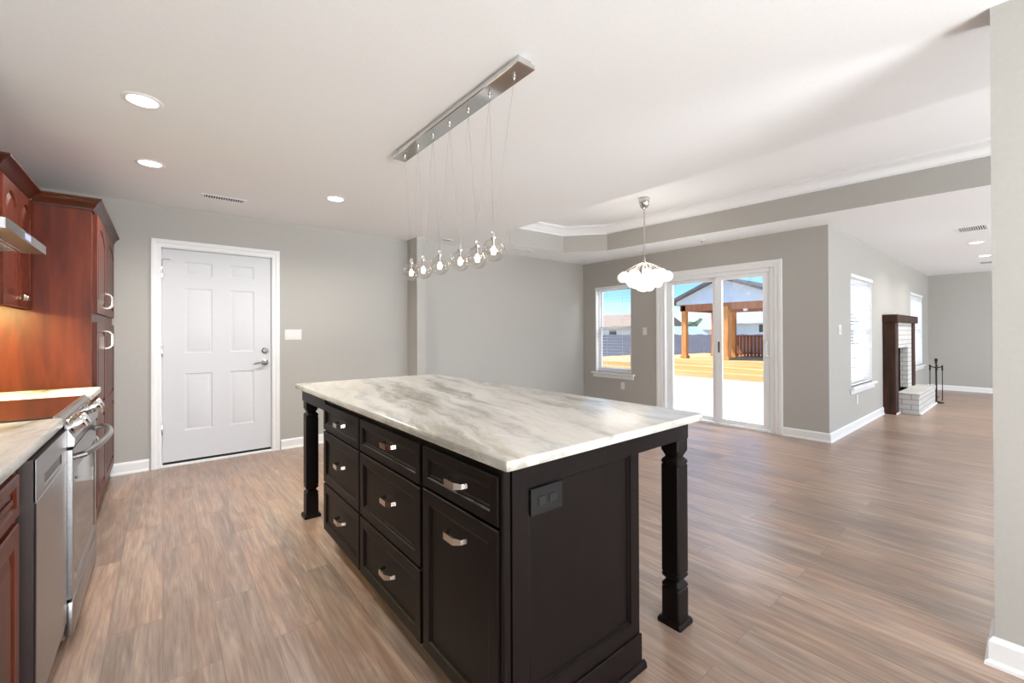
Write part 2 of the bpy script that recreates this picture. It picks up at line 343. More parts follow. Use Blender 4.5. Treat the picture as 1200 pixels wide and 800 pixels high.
def grid_panels(mb, fc, a0, b0, a1, b1, cells, thick, prof):
    """flat slab with several profiled rectangular panels (cells)"""
    xs = sorted({a0, a1, *[c[0] for c in cells], *[c[2] for c in cells]}); ys = sorted({b0, b1, *[c[1] for c in cells], *[c[3] for c in cells]})
    for i in range(len(xs)-1):
        for j in range(len(ys)-1):
            x, y = (xs[i]+xs[i+1])/2, (ys[j]+ys[j+1])/2
            if any(c[0] < x < c[2] and c[1] < y < c[3] for c in cells): continue
            mb.add([fc.p(xs[i], ys[j]), fc.p(xs[i+1], ys[j]), fc.p(xs[i+1], ys[j+1]), fc.p(xs[i], ys[j+1])], [(0, 1, 2, 3)])
    for c in cells:
        mb.loft([[fc.p(*q, h) for q in rect_loop(c[0]+i, c[1]+i, c[2]-i, c[3]-i)] for i, h in prof], False, True)
    o = [(a0, b0), (a1, b0), (a1, b1), (a0, b1)]
    mb.add([fc.p(*q, -thick) for q in o]+[fc.p(*q, 0) for q in o], [(3, 2, 1, 0)]+[(i, (i+1) % 4, 4+(i+1) % 4, 4+i) for i in range(4)])
    return mb
def tag(o, label, cat, group=None, kind=None):
    o['label'] = label; o['category'] = cat
    if group: o['group'] = group
    if kind: o['kind'] = kind
    return o
def thing(name, label, cat, loc, group=None):
    o = bpy.data.objects.new(name, None); COL.objects.link(o); o.location = loc; o['_o'] = tuple(loc)
    o.empty_display_size = .1
    return tag(o, label, cat, group)
def struct(name, mb, m, label, cat, smooth=False):
    return tag(mb.build(name, m, None, smooth), label, cat, None, 'structure')
def dup(o, loc, label=None):
    c = o.copy(); COL.objects.link(c); c.location = loc
    if label: c['label'] = label
    for ch in list(o.children):
        k = ch.copy(); COL.objects.link(k); k.parent = c
        for g in list(ch.children):
            q = g.copy(); COL.objects.link(q); q.parent = k
    return c

# ------------------------------------------------------------------ room shell
CZ, TZ, TOP = 2.4726, 2.84, 2.92
XL, YD, YN, XS, YF, XF, YB = -.95, 5.196, 5.12, 5.842, 1.474, 13.0, -6.0
XP, YP = 2.42, .10
struct('floor', MB().box(XL-.12, YB, -.12, XS+.13, YD+.12, 0).box(XS+.13, YB, -.12, XF+.12, YF+.14, 0), floor_m, 'brown wood-look plank floor running through the kitchen and living room', 'floor')

OCT = [(3.2, -2.2), (3.7, -2.7), (4.95, -2.7), (5.50, -2.2), (5.10, 4.0), (4.69, 4.50), (3.72, 4.56), (3.2, 4.02)]
mb = MB()
outer = [(XL-.12, YB), (XF+.12, YB), (XF+.12, YF+.14), (XS+.13, YF+.14), (XS+.13, YD+.12), (XL-.12, YD+.12)]
pts = [Vector((*p, 0)) for p in outer]; hole = [Vector((*p, 0)) for p in reversed(OCT)]
tri = tessellate_polygon([pts, hole]); allp = outer+list(reversed(OCT))
mb.add([(x, y, CZ) for x, y in allp], tri)
mb.box(XL-.12, YB, TZ, XS+.13, YD+.12, TOP); mb.box(XS+.13, YB, TZ, XF+.12, YF+.14, TOP)
struct('ceiling', mb, ceil_m, 'flat white ceiling with a raised octagonal tray over the dining area', 'ceiling')
mb = MB()
for i in range(8):
    p, q = OCT[i], OCT[(i+1) % 8]
    mb.add([(*p, CZ), (*q, CZ), (*q, TZ), (*p, TZ)], [(0, 1, 2, 3)])
struct('wall_tray', mb, wall_m, 'greige upright faces of the recessed ceiling tray', 'wall')
# crown moulding round the tray
def inset_poly(poly, d):
    out = []; n = len(poly)
    for i in range(n):
        p0, p1, p2 = (Vector(poly[(i+k-1) % n]) for k in range(3))
        e1, e2 = (p1-p0).normalized(), (p2-p1).normalized(); n1, n2 = Vector((-e1.y, e1.x)), Vector((-e2.y, e2.x))
        m_ = (n1+n2).normalized(); out.append(tuple(p1+m_*(d/max(.3, m_.dot(n1)))))
    return out
prof = [(0, TZ-.125), (.012, TZ-.125), (.014, TZ-.105), (.03, TZ-.09), (.05, TZ-.05), (.075, TZ-.03), (.09, TZ-.024), (.092, TZ), (0, TZ)]
mb = MB(); loops = [[(x, y, z) for x, y in inset_poly(OCT, d)] for d, z in prof]
mb.loft(loops, False, False)
struct('trim_1', mb, trim_m, 'white crown moulding round the top of the ceiling tray', 'trim', True)

def wall(name, axis, c0, c1, a0, a1, openings, label, z0=0, z1=TOP):
    """wall slab between c0..c1 across, a0..a1 along; openings (a, b, zlo, zhi)"""
    mb = MB()
    cuts = sorted({a0, a1, *[o[0] for o in openings], *[o[1] for o in openings]}); 
    for i in range(len(cuts)-1):
        u0, u1 = cuts[i], cuts[i+1]; seg = [(z0, z1)]
        for o in openings:
            if o[0] <= u0+1e-6 and o[1] >= u1-1e-6:
                seg = [(z0, o[2]), (o[3], z1)]
        for s0, s1 in seg:
            if s1-s0 < 1e-4: continue
            if axis == 'x': mb.box(u0, c0, s0, u1, c1, s1)
            else: mb.box(c0, u0, s0, c1, u1, s1)
    return struct(name, mb, wall_m, label, 'wall')
DX0, DX1, DZ = -.022, .922, 2.085     # rough opening of the entry door
wall('wall_back', 'x', YD, YD+.12, XL-.12, 2.60, [(DX0, DX1, 0, DZ)], 'greige kitchen wall with the white panelled door in it')
wall('wall_left', 'y', XL-.12, XL, YB, YD, [], 'greige wall behind the cherry kitchen cabinets')
struct('wall_pilaster', MB().box(2.485, 4.925, 0, 2.60, YD, CZ), wall_m, 'narrow greige wall stub between kitchen and dining nook', 'wall')
wall('wall_nook', 'x', YN, YD+.12, 2.60, XS+.13, [], 'pale greige dining nook wall right of the wall stub')
WY0, WY1, WZ0, WZ1 = 4.11, 4.84, .585, 2.04
SY0, SY1, SZ1 = 2.03, 3.56, 2.06
wall('wall_patio', 'y', XS, XS+.13, YF, YN, [(WY0, WY1, WZ0, WZ1), (SY0, SY1, 0.0, SZ1)], 'greige wall holding the sliding patio door and one window')
F1, F2, FB = (6.76, 7.88, .55, 2.0), (10.9, 12.2, .58, 2.0), (8.78, 9.68, .32, 1.0)
wall('wall_fireplace', 'x', YF, YF+.14, XS+.13, XF+.12, [F1, F2, FB], 'pale living room wall with the brick fireplace and two windows')
wall('wall_far', 'y', XF, XF+.12, YB, YF, [], 'pale wall at the far end of the living room')
wall('wall_right', 'y', XP, XP+.14, YB, YP, [], 'greige wall end close by at the right edge')

# baseboards
def base_prof(t0=.016):
    return [(0, 0), (t0+.011, 0), (t0+.010, .012), (t0+.002, .02), (t0, .022), (t0, .088), (t0-.004, .097), (.004, .105), (0, .105)]
def baseboard(name, path, label):
    """path walked with the wall on the right-hand side, so the board projects left of travel"""
    P_ = [Vector(p) for p in path]; mb = MB(); n = len(P_); cols = []
    for i in range(n):
        if i == 0: d = (P_[1]-P_[0]).normalized(); m_ = Vector((-d.y, d.x)); k = 1
        elif i == n-1: d = (P_[-1]-P_[-2]).normalized(); m_ = Vector((-d.y, d.x)); k = 1
        else:
            d1, d2 = (P_[i]-P_[i-1]).normalized(), (P_[i+1]-P_[i]).normalized()
            n1, n2 = Vector((-d1.y, d1.x)), Vector((-d2.y, d2.x)); m_ = (n1+n2).normalized(); k = 1/max(.3, m_.dot(n1))
        cols.append([(P_[i].x+m_.x*q*k, P_[i].y+m_.y*q*k, z) for q, z in base_prof()])
    mb.loft(cols)
    return struct(name, mb, trim_m, label, 'baseboard')
CW = .075
baseboard('baseboard_back', [(DX0-CW, YD), (-.36, YD)], 'white baseboard between the cherry pantry and the door casing')
baseboard('baseboard_door', [(2.485, YD), (DX1+CW, YD)], 'white baseboard right of the entry door below the light switch')
baseboard('baseboard_nook', [(XS, YN), (2.60, YN), (2.60, 4.925), (2.485, 4.925), (2.485, YD)], 'white baseboard of the dining nook and wall stub')
baseboard('baseboard_patio_left', [(XS, SY1+.085), (XS, YN)], 'white baseboard under the nook window')
baseboard('baseboard_patio_right', [(8.53, YF), (XS, YF), (XS, SY0-.085)], 'white baseboard turning the corner between patio door and fireplace')
baseboard('baseboard_fireplace', [(XF, YF), (10.2, YF)], 'white baseboard right of the fireplace')
baseboard('baseboard_far', [(XF, YB), (XF, YF)], 'white baseboard along the far living room wall')
baseboard('baseboard_right', [(XP, YB), (XP, YP), (XP+.14, YP), (XP+.14, YB)], 'white baseboard round the near wall end at the right edge')

# ------------------------------------------------------------------ entry door
d = thing('door_1', 'white six-panel entry door with steel lever and deadbolt', 'door', (.45, YD, 0)); d['kind'] = 'structure'
fc = Face((0, YD+.004, 0), (1, 0, 0), (0, 0, 1), (0, -1, 0))
LX0, LX1, LZ0, LZ1 = 0.0, .902, .045, 2.066
cells = []
for x0, x1 in ((.165, .385), (.535, .745)):
    for z0, z1 in ((.33, .875), (1.075, 1.70), (1.825, 1.955)): cells.append((x0, z0, x1, z1))
grid_panels(MB(), fc, LX0, LZ0, LX1, LZ1, cells, .04, [(0, 0), (.006, -.006), (.018, -.007), (.03, -.001), (.034, 0)]).build('leaf', door_m, d)
mb = MB()
for z in (.36, 1.10, 1.84):
    mb.lathe([(.007, -.05), (.008, -.048), (.008, .048), (.007, .05)], (-.004, YD-.006, z), 'z', 10)
mb.build('hinge', nickel_m, d)
mb = MB(); mb.box(-.006, YD-.012, 1.845, .002, YD-.004, 1.965, .002); mb.box(-.004, YD-.03, 1.958, .05, YD-.022, 1.966, .002); mb.tube([(.05, YD-.027, 1.962), (.055, YD-.006, 1.962)], .004, 8)
mb.build('door_guard', steel_m, d)
mb = MB(); mb.lathe([(.031, 0), (.031, -.008), (.024, -.013), (.02, -.022), (.004, -.024)], (.846, YD+.004, 1.08), 'y', 20)
mb.box(.842, YD-.032, 1.070, .850, YD-.018, 1.09, .002); mb.build('deadbolt', steel_m, d)
mb = MB(); mb.lathe([(.033, 0), (.033, -.008), (.024, -.014), (.013, -.018), (.012, -.045)], (.846, YD+.004, .955), 'y', 20)
mb.tube([(.846, YD-.042, .955), (.82, YD-.046, .955), (.76, YD-.044, .947), (.735, YD-.04, .94)], [.012, .011, .009, .007], 10); mb.build('door_handle', steel_m, d)
def casing(mb, x0, x1, z1, w, fc, z0=0):
    """U-shaped profiled casing round an opening, on plane fc"""
    pr = [(0, 0), (0, .010), (.008, .014), (w*.45, .014), (w*.6, .020), (w-.006, .020), (w, .016), (w, 0)]
    pts = [[fc.p(x0-q, z0, h) for q, h in pr], [fc.p(x0-q, z1+q, h) for q, h in pr], [fc.p(x1+q, z1+q, h) for q, h in pr], [fc.p(x1+q, z0, h) for q, h in pr]]
    mb.loft(pts)
mb = MB(); casing(mb, DX0+.012, DX1-.012, DZ-.008, CW, Face((0, YD, 0), (1, 0, 0), (0, 0, 1), (0, -1, 0)))
mb.box(DX0, YD, 0, LX0-.006, YD+.11, DZ); mb.box(LX1+.006, YD, 0, DX1, YD+.11, DZ); mb.box(DX0, YD, LZ1+.006, DX1, YD+.11, DZ); mb.box(DX0, YD+.05, 0, LX0+.014, YD+.11, DZ); mb.box(LX1-.014, YD+.05, 0, DX1, YD+.11, DZ); mb.box(DX0, YD+.05, LZ1-.014, DX1, YD+.11, DZ)
mb.build('casing', trim_m, d, False)
MB().box(DX0+.002, YD-.025, 0, DX1-.002, YD+.10, .022, .004).build('threshold', trim_m, d)
MB().box(LX0, YD+.008, .022, LX1, YD+.035, .046).build('sweep', dark_m, d)

# ------------------------------------------------------------------ patio slider
d = thing('door_2', 'white sliding glass patio door in a wide white casing', 'door', (XS, 2.8, 0)); d['kind'] = 'structure'
fcS = Face((XS, 0, 0), (0, -1, 0), (0, 0, 1), (-1, 0, 0))     # a = -Y
mb = MB(); casing(mb, -SY1, -SY0, SZ1, .09, fcS); mb.build('casing', trim_m, d, False)
mb = MB(); fr = .05
mb.box(XS-.004, SY0, 0, XS+.12, SY0+fr, SZ1, .004); mb.box(XS-.004, SY1-fr, 0, XS+.12, SY1, SZ1, .004)
mb.box(XS-.002, SY0+fr, SZ1-fr, XS+.12, SY1-fr, SZ1, .004); mb.box(XS-.02, SY0+fr, 0, XS+.12, SY1-fr, .035, .004)
mb.build('frame', vinyl_m, d)
def sash(y0, y1, z0, z1, x0, x1, w, name, wb=None):
    wb = wt = wb or .05
    mb = MB(); mb.box(x0, y0, z0, x1, y0+w, z1, .003); mb.box(x0, y1-w, z0, x1, y1, z1, .003)
    mb.box(x0+.001, y0+w-.002, z1-wt, x1-.001, y1-w+.002, z1, .003); mb.box(x0+.001, y0+w-.002, z0, x1-.001, y1-w+.002, z0+wb, .003)
    o = mb.build(name, vinyl_m, d); xm = (x0+x1)/2
    MB().box(xm-.004, y0+w-.004, z0+wb-.004, xm+.004, y1-w+.004, z1-wt+.004).build('pane', pane_m, o, False)
    return o
sash(2.74, SY1-fr, .036, SZ1-fr, XS+.065, XS+.105, .085, 'fixed_sash')
s2 = sash(SY0+fr, 2.76, .036, SZ1-fr, XS+.012, XS+.052, .085, 'sliding_sash')
MB().box(XS+.002, 2.706, .98, XS+.014, 2.722, 1.13, .002).build('latch', black_m, s2)
mb = MB(); mb.tube([(XS+.012, 2.112, .94), (XS-.03, 2.112, .96), (XS-.035, 2.112, 1.03), (XS-.03, 2.112, 1.10), (XS+.012, 2.112, 1.12)], .010, 8); mb.build('door_handle', vinyl_m, s2)

# ------------------------------------------------------------------ windows with blinds
def window(name, axis, a0, a1, z0, z1, c, depth, label, sash_split=None):
    """axis 'y': wall plane X=c facing -X; axis 'x': wall plane Y=c facing -Y; outside at c+depth"""
    d = thing(name, label, 'window', (c, (a0+a1)/2, z0) if axis == 'y' else ((a0+a1)/2, c, z0)); d['kind'] = 'structure'
    def B(mb, u0, w0, q0, u1, w1, q1, bev=0):
        return mb.box(w0, u0, q0, w1, u1, q1, bev) if axis == 'y' else mb.box(u0, w0, q0, u1, w1, q1, bev)
    e0, e1 = c+depth-.06, c+depth-.005
    mb = MB(); f_ = .04
    B(mb, a0, e0, z0, a0+f_, e1, z1, .003); B(mb, a1-f_, e0, z0, a1, e1, z1, .003); B(mb, a0+f_, e0, z1-f_, a1-f_, e1, z1, .003); B(mb, a0+f_, e0, z0, a1-f_, e1, z0+f_, .003)
    # white jamb liners
    B(mb, a0, c+.001, z0, a0+.008, e0, z1); B(mb, a1-.008, c+.001, z0, a1, e0, z1); B(mb, a0, c+.001, z1-.008, a1, e0, z1)
    mb.build('window_frame', vinyl_m, d)
    zm = z0+(z1-z0)*.52
    for zz0, zz1, dd in ((z0+f_, zm+.02, .004), (zm-.02, z1-f_, .024)):
        mb = MB(); w = .032; x0, x1 = e0+dd, e0+dd+.022
        B(mb, a0+f_, x0, zz0, a0+f_+w, x1, zz1, .002); B(mb, a1-f_-w, x0, zz0, a1-f_, x1, zz1, .002); B(mb, a0+f_+w-.001, x0, zz1-w, a1-f_-w+.001, x1, zz1, .002); B(mb, a0+f_+w-.001, x0, zz0, a1-f_-w+.001, x1, zz0+w, .002)
        o = mb.build('sash', vinyl_m, d)
        mb = MB(); B(mb, a0+f_+w-.003, x0+.009, zz0+w-.003, a1-f_-w+.003, x0+.013, zz1-w+.003); mb.build('pane', pane_m, o, False)
    mb = MB(); B(mb, a0-.07, c-.05, z0-.028, a1+.07, c+depth-.06, z0, .005); B(mb, a0-.05, c-.018, z0-.09, a1+.05, c, z0-.028, .004)
    mb.build('window_sill', trim_m, d)
    return d
def blind(a0, a1, z0, z1, c, axis, label, pitch, tilt, wid, cords, drop=None):
    d = thing('window_blind', label, 'blind', (c+.03, (a0+a1)/2, z1-.02) if axis == 'y' else ((a0+a1)/2, c+.03, z1-.02))
    def B(mb, u0, w0, q0, u1, w1, q1, bev=0):
        return mb.box(w0, u0, q0, w1, u1, q1, bev) if axis == 'y' else mb.box(u0, w0, q0, u1, w1, q1, bev)
    mb = MB(); B(mb, a0-.012, c-.012, z1-.05, a1+.012, c+.055, z1-.003, .004); mb.build('headrail', blind_m, d)
    mb = MB(); z = z1-.07; zb = drop or z0+.004
    s_, k_ = math.sin(tilt)*wid/2, math.cos(tilt)*wid/2
    w0 = c+.03
    while z > zb+.03:
        pr = [(-k_, -s_), (0, .002), (k_, s_), (k_, s_+.0012), (0, .0034), (-k_, -s_+.0012)]
        f_ = (lambda p, u: (w0+p[0], u, z+p[1])) if axis == 'y' else (lambda p, u: (u, w0+p[0], z+p[1]))
        mb.loft([[f_(p, a0+.012) for p in pr], [f_(p, a1-.012) for p in pr]]); z -= pitch
    mb.build('slats', blind_m, d)
    mb = MB(); B(mb, a0+.012, c+.015, zb, a1-.012, c+.045, zb+.018, .003); mb.build('bottom_rail', blind_m, d)
    mb = MB()
    for u in cords:
        p = [(c+.004, u, z1-.05), (c+.004, u, zb+.01)] if axis == 'y' else [(u, c+.004, z1-.05), (u, c+.004, zb+.01)]
        mb.tube(p, .0015, 6)
    mb.build('cords', blind_m, d)
    return d
window('window_1', 'y', WY0, WY1, WZ0, WZ1, XS, .13, 'white dining nook window left of the patio door')
blind(WY0+.01, WY1-.01, WZ0, WZ1, XS, 'y', 'white mini blind with open slats over the dining nook window', .05, R(2), .025, (4.28, 4.6))
window('window_2', 'x', F1[0], F1[1], F1[2], F1[3], YF, .14, 'white living room window just left of the fireplace')
blind(F1[0]+.01, F1[1]-.01, F1[2], F1[3], YF, 'x', 'white slatted blind on the living room window left of the fireplace', .043, R(-20), .048, (7.0, 7.35, 7.7))
window('window_3', 'x', F2[0], F2[1], F2[2], F2[3], YF, .14, 'narrow-looking white living room window beyond the fireplace')
blind(F2[0]+.01, F2[1]-.01, F2[2], F2[3], YF, 'x', 'white slatted blind on the window beyond the fireplace', .043, R(-20), .048, (11.2, 11.6, 12.0))
# ------------------------------------------------------------------ cabinet hardware
def bridge_pull(parent, fc, a_, b_, L=.10, proud=.034, m=None, vert=False, name='pull'):
    """squared bridge pull centred at (a_, b_) on face fc, running along u (or v)"""
    mb = MB(); h = .007
    path = [(-L/2, 0), (-L/2+.004, proud*.55), (-L/2+.022, proud), (L/2-.022, proud), (L/2-.004, proud*.55), (L/2, 0)]
    wd = [.006, .006, .007, .007, .006, .006] if vert else [.008, .008, .011, .011, .008, .008]
    loops = []
    for i, (u_, q) in enumerate(path):
        p0 = path[max(i-1, 0)]; p1 = path[min(i+1, len(path)-1)]; d_ = Vector((p1[0]-p0[0], p1[1]-p0[1])).normalized(); nx, ny = -d_.y, d_.x
        lp = []
        for s_, w_ in ((-1, -1), (1, -1), (1, 1), (-1, 1)):
            uu, qq, vv = u_+nx*s_*.0035, max(0, q+ny*s_*.0035), w_*wd[i]
            lp.append(fc.p(a_+vv, b_+uu, qq) if vert else fc.p(a_+uu, b_+vv, qq))
        loops.append(lp)
    mb.loft(loops)
    return mb.build(name, m or nickel_m, parent)
def knob(parent, fc, a_, b_):
    mb = MB(); loops = []
    for q, h in ((.006, 0), (.006, .012), (.014, .018), (.016, .024), (.012, .03), (.002, .032)):
        loops.append([fc.p(a_+q*math.cos(2*PI*k/16), b_+q*math.sin(2*PI*k/16), h) for k in range(16)])
    mb.loft(loops); return mb.build('knob', nickel_m, parent)
RAISED = [(0, 0), (.006, -.009), (.012, -.009), (.034, -.001), (.038, 0)]
SHAKER = [(0, 0), (.004, -.005), (.010, -.006), (.014, -.009), (.018, -.009)]

# ------------------------------------------------------------------ island
IX0, IX1, IY0, IY1 = .755, 1.386, .945, 2.668
isl = thing('kitchen_island', 'dark espresso kitchen island with eight drawer and door fronts and square legs', 'kitchen island', (1.25, 2.0, 0))
mb = MB(); mb.box(IX0, IY0+.02, .10, IX1, IY1, .87); mb.build('carcass', espresso_m, isl, False)
MB().box(IX0+.065, IY0+.03, 0, IX1-.06, IY1-.02, .10).build('toe_kick', toe_m, isl, False)
fI = Face((.735, 0, 0), (0, -1, 0), (0, 0, 1), (-1, 0, 0))
def front(name, y0, y1, z0, z1, py, pz, frame=.045, pl=.10):
    o = panel(MB(), fI, -y1, z0, -y0, z1, .019, SHAKER, 0, frame).build(name, espresso_m, isl, False)
    bridge_pull(o, fI, -py, pz, pl)
    return o
front('drawer', 2.075, 2.660, .690, .842, 2.325, .772, .035)
front('drawer', 2.075, 2.660, .385, .680, 2.325, .555)
front('drawer', 2.075, 2.660, .105, .375, 2.318, .267)
front('drawer', 1.440, 2.062, .690, .842, 1.70, .790, .035)
front('drawer', 1.440, 2.062, .385, .680, 1.70, .560)
front('drawer', 1.440, 2.062, .105, .375, 1.71, .258)
front('drawer', .968, 1.420, .698, .842, 1.173, .776, .035)
front('door', .968, 1.420, .105, .688, 1.178, .602)
mb = MB(); mb.box(.742, IY0+.004, .10, .770, IY0+.022, .872, .004); mb.build('corner_bead', espresso_m, isl)
# end panel
fE = Face((0, IY0, 0), (1, 0, 0), (0, 0, 1), (0, -1, 0))
grid_panels(MB(), fE, .772, .0, IX1, .872, [(.831, .178, 1.336, .800)], .022, [(0, 0), (.004, -.008), (.010, -.008), (.013, -.014), (.017, -.012)]).build('end_panel', espresso_m, isl, False)
MB().box(.772, IY0-.008, 0, IX1+.006, IY0+.001, .125, .003).build('base_board', espresso_m, isl)
mb = MB(); mb.prism([(IY0-.022, 0), (IY0-.006, 0), (IY0-.006, .024), (IY0-.012, .024), (IY0-.019, .017)], 'x', .772, 1.402); mb.build('shoe_moulding', espresso_m, isl)
# aprons
LXr0, LXr1, LYn0, LYn1, LYf0, LYf1, LXl0, LXl1 = 1.68, 1.762, .953, 1.035, 3.125, 3.205, .752, .834
mb = MB()
mb.box(IX1-.002, IY0+.004, .795, LXr1-.004, IY0+.026, .872, .002); mb.box(LXr1-.026, IY0+.02, .795, LXr1-.004, LYf1-.004, .872, .002)
mb.box(LXl0+.004, LYf1-.026, .795, LXr1-.02, LYf1-.004, .872, .002); mb.box(LXl0-.008, IY1-.01, .795, LXl0+.018, LYf1-.01, .872, .002)
mb.build('apron', espresso_m, isl)
def leg(cx, cy, w=.041):
    pr = [(.0, w+.013), (.014, w+.013), (.022, w+.009), (.026, w), (.150, w), (.156, w-.004), (.160, w), (.168, w), (.186, w-.013), (.200, w-.002), (.204, w), (.212, w), (.216, w-.004), (.222, w),
          (.680, w), (.686, w-.004), (.690, w), (.700, w), (.704, w-.002), (.716, w-.013), (.736, w-.004), (.744, w), (.752, w), (.760, w), (.795, w), (.872, w)]
    mb = MB(); loops = []
    for z, q in pr:
        k = .006 if q <= w else .004
        loops.append([(cx+x, cy+y, z) for x, y in ((-q+k, -q), (q-k, -q), (q, -q+k), (q, q-k), (q-k, q), (-q+k, q), (-q, q-k), (-q, -q+k))])
    mb.loft(loops); return mb.build('leg', espresso_m, isl, True)
leg((LXr0+LXr1)/2, (LYn0+LYn1)/2); leg((LXl0+LXl1)/2, (LYf0+LYf1)/2, .040); leg((LXr0+LXr1)/2, (LYf0+LYf1)/2, .040)
# stone top with a chiselled edge
mb = MB(); mb.box(.714, .898, .8735, 1.792, 3.262, .907, .009, 2)
tag(mb.build('stone_countertop', stone_m, None, True, (1.25, 2.0, .8735)), 'white and grey veined marble slab on top of the dark island', 'countertop')
o = thing('electrical_outlet', 'black outlet plate on the end panel of the dark island', 'outlet', (.908, IY0-.012, .747))
fO = Face((0, IY0+.012, 0), (1, 0, 0), (0, 0, 1), (0, -1, 0))
panel(MB(), fO, .842, .706, .975, .788, 0, [(0, .012), (.002, .014), (.03, .014)], 0, 0).build('cover_plate', black_m, o, False)
mb = MB()
for x in (.886, .931): mb.box(x-.017, IY0-.006, .733, x+.017, IY0-.001, .761, .003)
mb.build('socket', dark_m, o)

# ------------------------------------------------------------------ left run
CF = -.337
def cab_face(X): return Face((X, 0, 0), (0, 1, 0), (0, 0, 1), (1, 0, 0))
fB = cab_face(-.317)
def base_cabinet(y0, y1, dy0, dy1, label, pull_y):
    b_ = thing('base_cabinet', label, 'cabinet', (-.64, (y0+y1)/2, 0), 'cherry base cabinets')
    MB().box(XL+.002, y0, .10, CF, y1, .878).box(XL+.002, y0, 0, CF-.065, y1, .10).build('carcass', cherry_m, b_, False)
    o = panel(MB(), fB, dy0, .735, dy1, .855, .019, RAISED, 0, .03).build('drawer', cherry_m, b_, False); bridge_pull(o, fB, pull_y, .797)
    o = panel(MB(), fB, dy0, .115, dy1, .715, .019, RAISED, 0, .055).build('door', cherry_m, b_, False); bridge_pull(o, fB, dy0+.03, .64, vert=True)
    return b_
base_cabinet(1.22, 1.912, 1.25, 1.842, 'cherry base cabinet at the left edge beside the dishwasher', 1.40)
base_cabinet(3.285, 3.796, 3.33, 3.77, 'narrow cherry base cabinet between the range and the tall pantry', 3.55)
# dishwasher
dwt = thing('dishwasher', 'stainless steel dishwasher with pocket handle under the marble counter', 'dishwasher', (-.6, 2.19, 0))
DW0, DW1, DF = 1.922, 2.458, -.297
MB().box(XL+.05, DW0, .0, CF+.002, DW1, .868).build('tub', dw_side_m, dwt, False)
mb = MB(); mb.box(CF+.002, DW0, .10, DF-.002, DW1, .872); mb.build('door_core', dw_side_m, dwt, False)
fD = cab_face(DF)
mb = MB(); grid_panels(mb, fD, DW0, .745, DW1, .872, [(DW0+.12, .762, DW1-.12, .80)], .006, [(0, 0), (.004, -.004), (.006, -.0055)]); o = mb.build('control_strip', steel_m, dwt, False)
MB().box(DF-.0052, DW0+.128, .768, DF-.0042, DW1-.128, .794).build('pocket_handle', dark_m, o, False)
MB().box(DF-.008, DW0, .10, DF, DW1, .742, .003).build('door_panel', steel_m, dwt)
# range
RG0, RG1, RF = 2.465, 3.278, -.283
rg = thing('range', 'stainless steel slide-in electric range with black glass cooktop', 'stove', (-.6, 2.87, 0))
MB().box(XL+.05, RG0, .03, RF-.022, RG1, .905).build('body', steel_m, rg, False)
mb = MB(); mb.box(XL+.06, RG0+.012, .905, -.336, RG1-.012, .924, .002); mb.build('cooktop', glassblack_m, rg)
MB().prism([(-.337, .900), (-.322, .900), (-.322, .926), (-.337, .926)], 'y', RG0, RG1).build('cooktop_trim', steel_m, rg, False)
cp = MB().prism([(RF-.022, .80), (RF+.006, .80), (RF+.008, .83), (-.320, .918), (-.345, .918), (-.345, .80)], 'y', RG0, RG1).build('control_panel', steel_m, rg, False)
kn = Vector((.088, 0, .036)).normalized(); kn = Vector((.90, 0, .40)).normalized()
for y in (2.535, 2.635, 3.10, 3.20):
    c_ = Vector((-.297, y, .872)); mb = MB(); u_ = Vector((0, 1, 0)); v_ = kn.cross(u_)
    loops = []
    for q, h in ((.032, -.008), (.032, .004), (.029, .008), (.0285, .042), (.026, .046), (.002, .046)):
        loops.append([c_+kn*h+(u_*math.cos(2*PI*k/20)+v_*math.sin(2*PI*k/20))*q for k in range(20)])
    mb.loft(loops); mb.build('knob', chrome_m, rg)
mb = MB(); c_ = Vector((-.297, 2.87, .872)); v_ = Vector((-.40, 0, .90))
mb.add([c_+kn*.0035+Vector((0, s_*.13, 0))+v_*w_ for s_, w_ in ((-1, -.03), (1, -.03), (1, .03), (-1, .03))]+[c_-kn*.004+Vector((0, s_*.13, 0))+v_*w_ for s_, w_ in ((-1, -.03), (1, -.03), (1, .03), (-1, .03))], [(0, 1, 2, 3), (7, 6, 5, 4), (0, 4, 5, 1), (1, 5, 6, 2), (2, 6, 7, 3), (3, 7, 4, 0)])
mb.build('display', ovenglass_m, rg, False)
fR = cab_face(RF)
od = grid_panels(MB(), fR, RG0+.004, .185, RG1-.004, .785, [(RG0+.07, .23, RG1-.07, .69)], .022, [(0, 0), (.003, -.003), (.006, -.003)]).build('oven_door', steel_m, rg, False)
MB().box(RF-.0055, RG0+.078, .238, RF-.0025, RG1-.078, .682).build('window', ovenglass_m, od, False)
pts = [(RF-.003, RG0+.055, .745)]
for i in range(13):
    q = i/12; pts.append((RF+.03+.05*math.sin(PI*q)**.8, RG0+.05+(RG1-RG0-.10)*q, .755+.012*math.sin(PI*q)))
pts.append((RF-.003, RG1-.055, .745))
MB().tube(pts, .014, 12).build('oven_handle', steel_m, od)
mb = MB(); mb.box(RF-.022, RG0+.004, .035, RF+.003, RG1-.004, .172, .006, 2); mb.build('drawer', steel_m, rg)
for x in (XL+.15, RF-.06):
    for y in (RG0+.05, RG1-.05): MB().lathe([(.018, 0), (.018, .01), (.012, .012), (.012, .032)], (x, y, 0), 'z', 12).build('levelling_foot', black_m, rg)
# counter
tag(MB().box(XL+.001, 1.0, .882, -.305, RG0-.004, .921, .009, 2).build('stone_countertop', stone_m, None, True, (-.63, 1.7, .882)), 'marble counter slab over the dishwasher, left of the range', 'countertop')
tag(MB().box(XL+.001, RG1+.004, .882, -.305, 3.798, .921, .009, 2).build('stone_countertop', stone_m, None, True, (-.63, 3.5, .882)), 'short warm-lit marble counter strip between the range and the tall pantry', 'countertop')

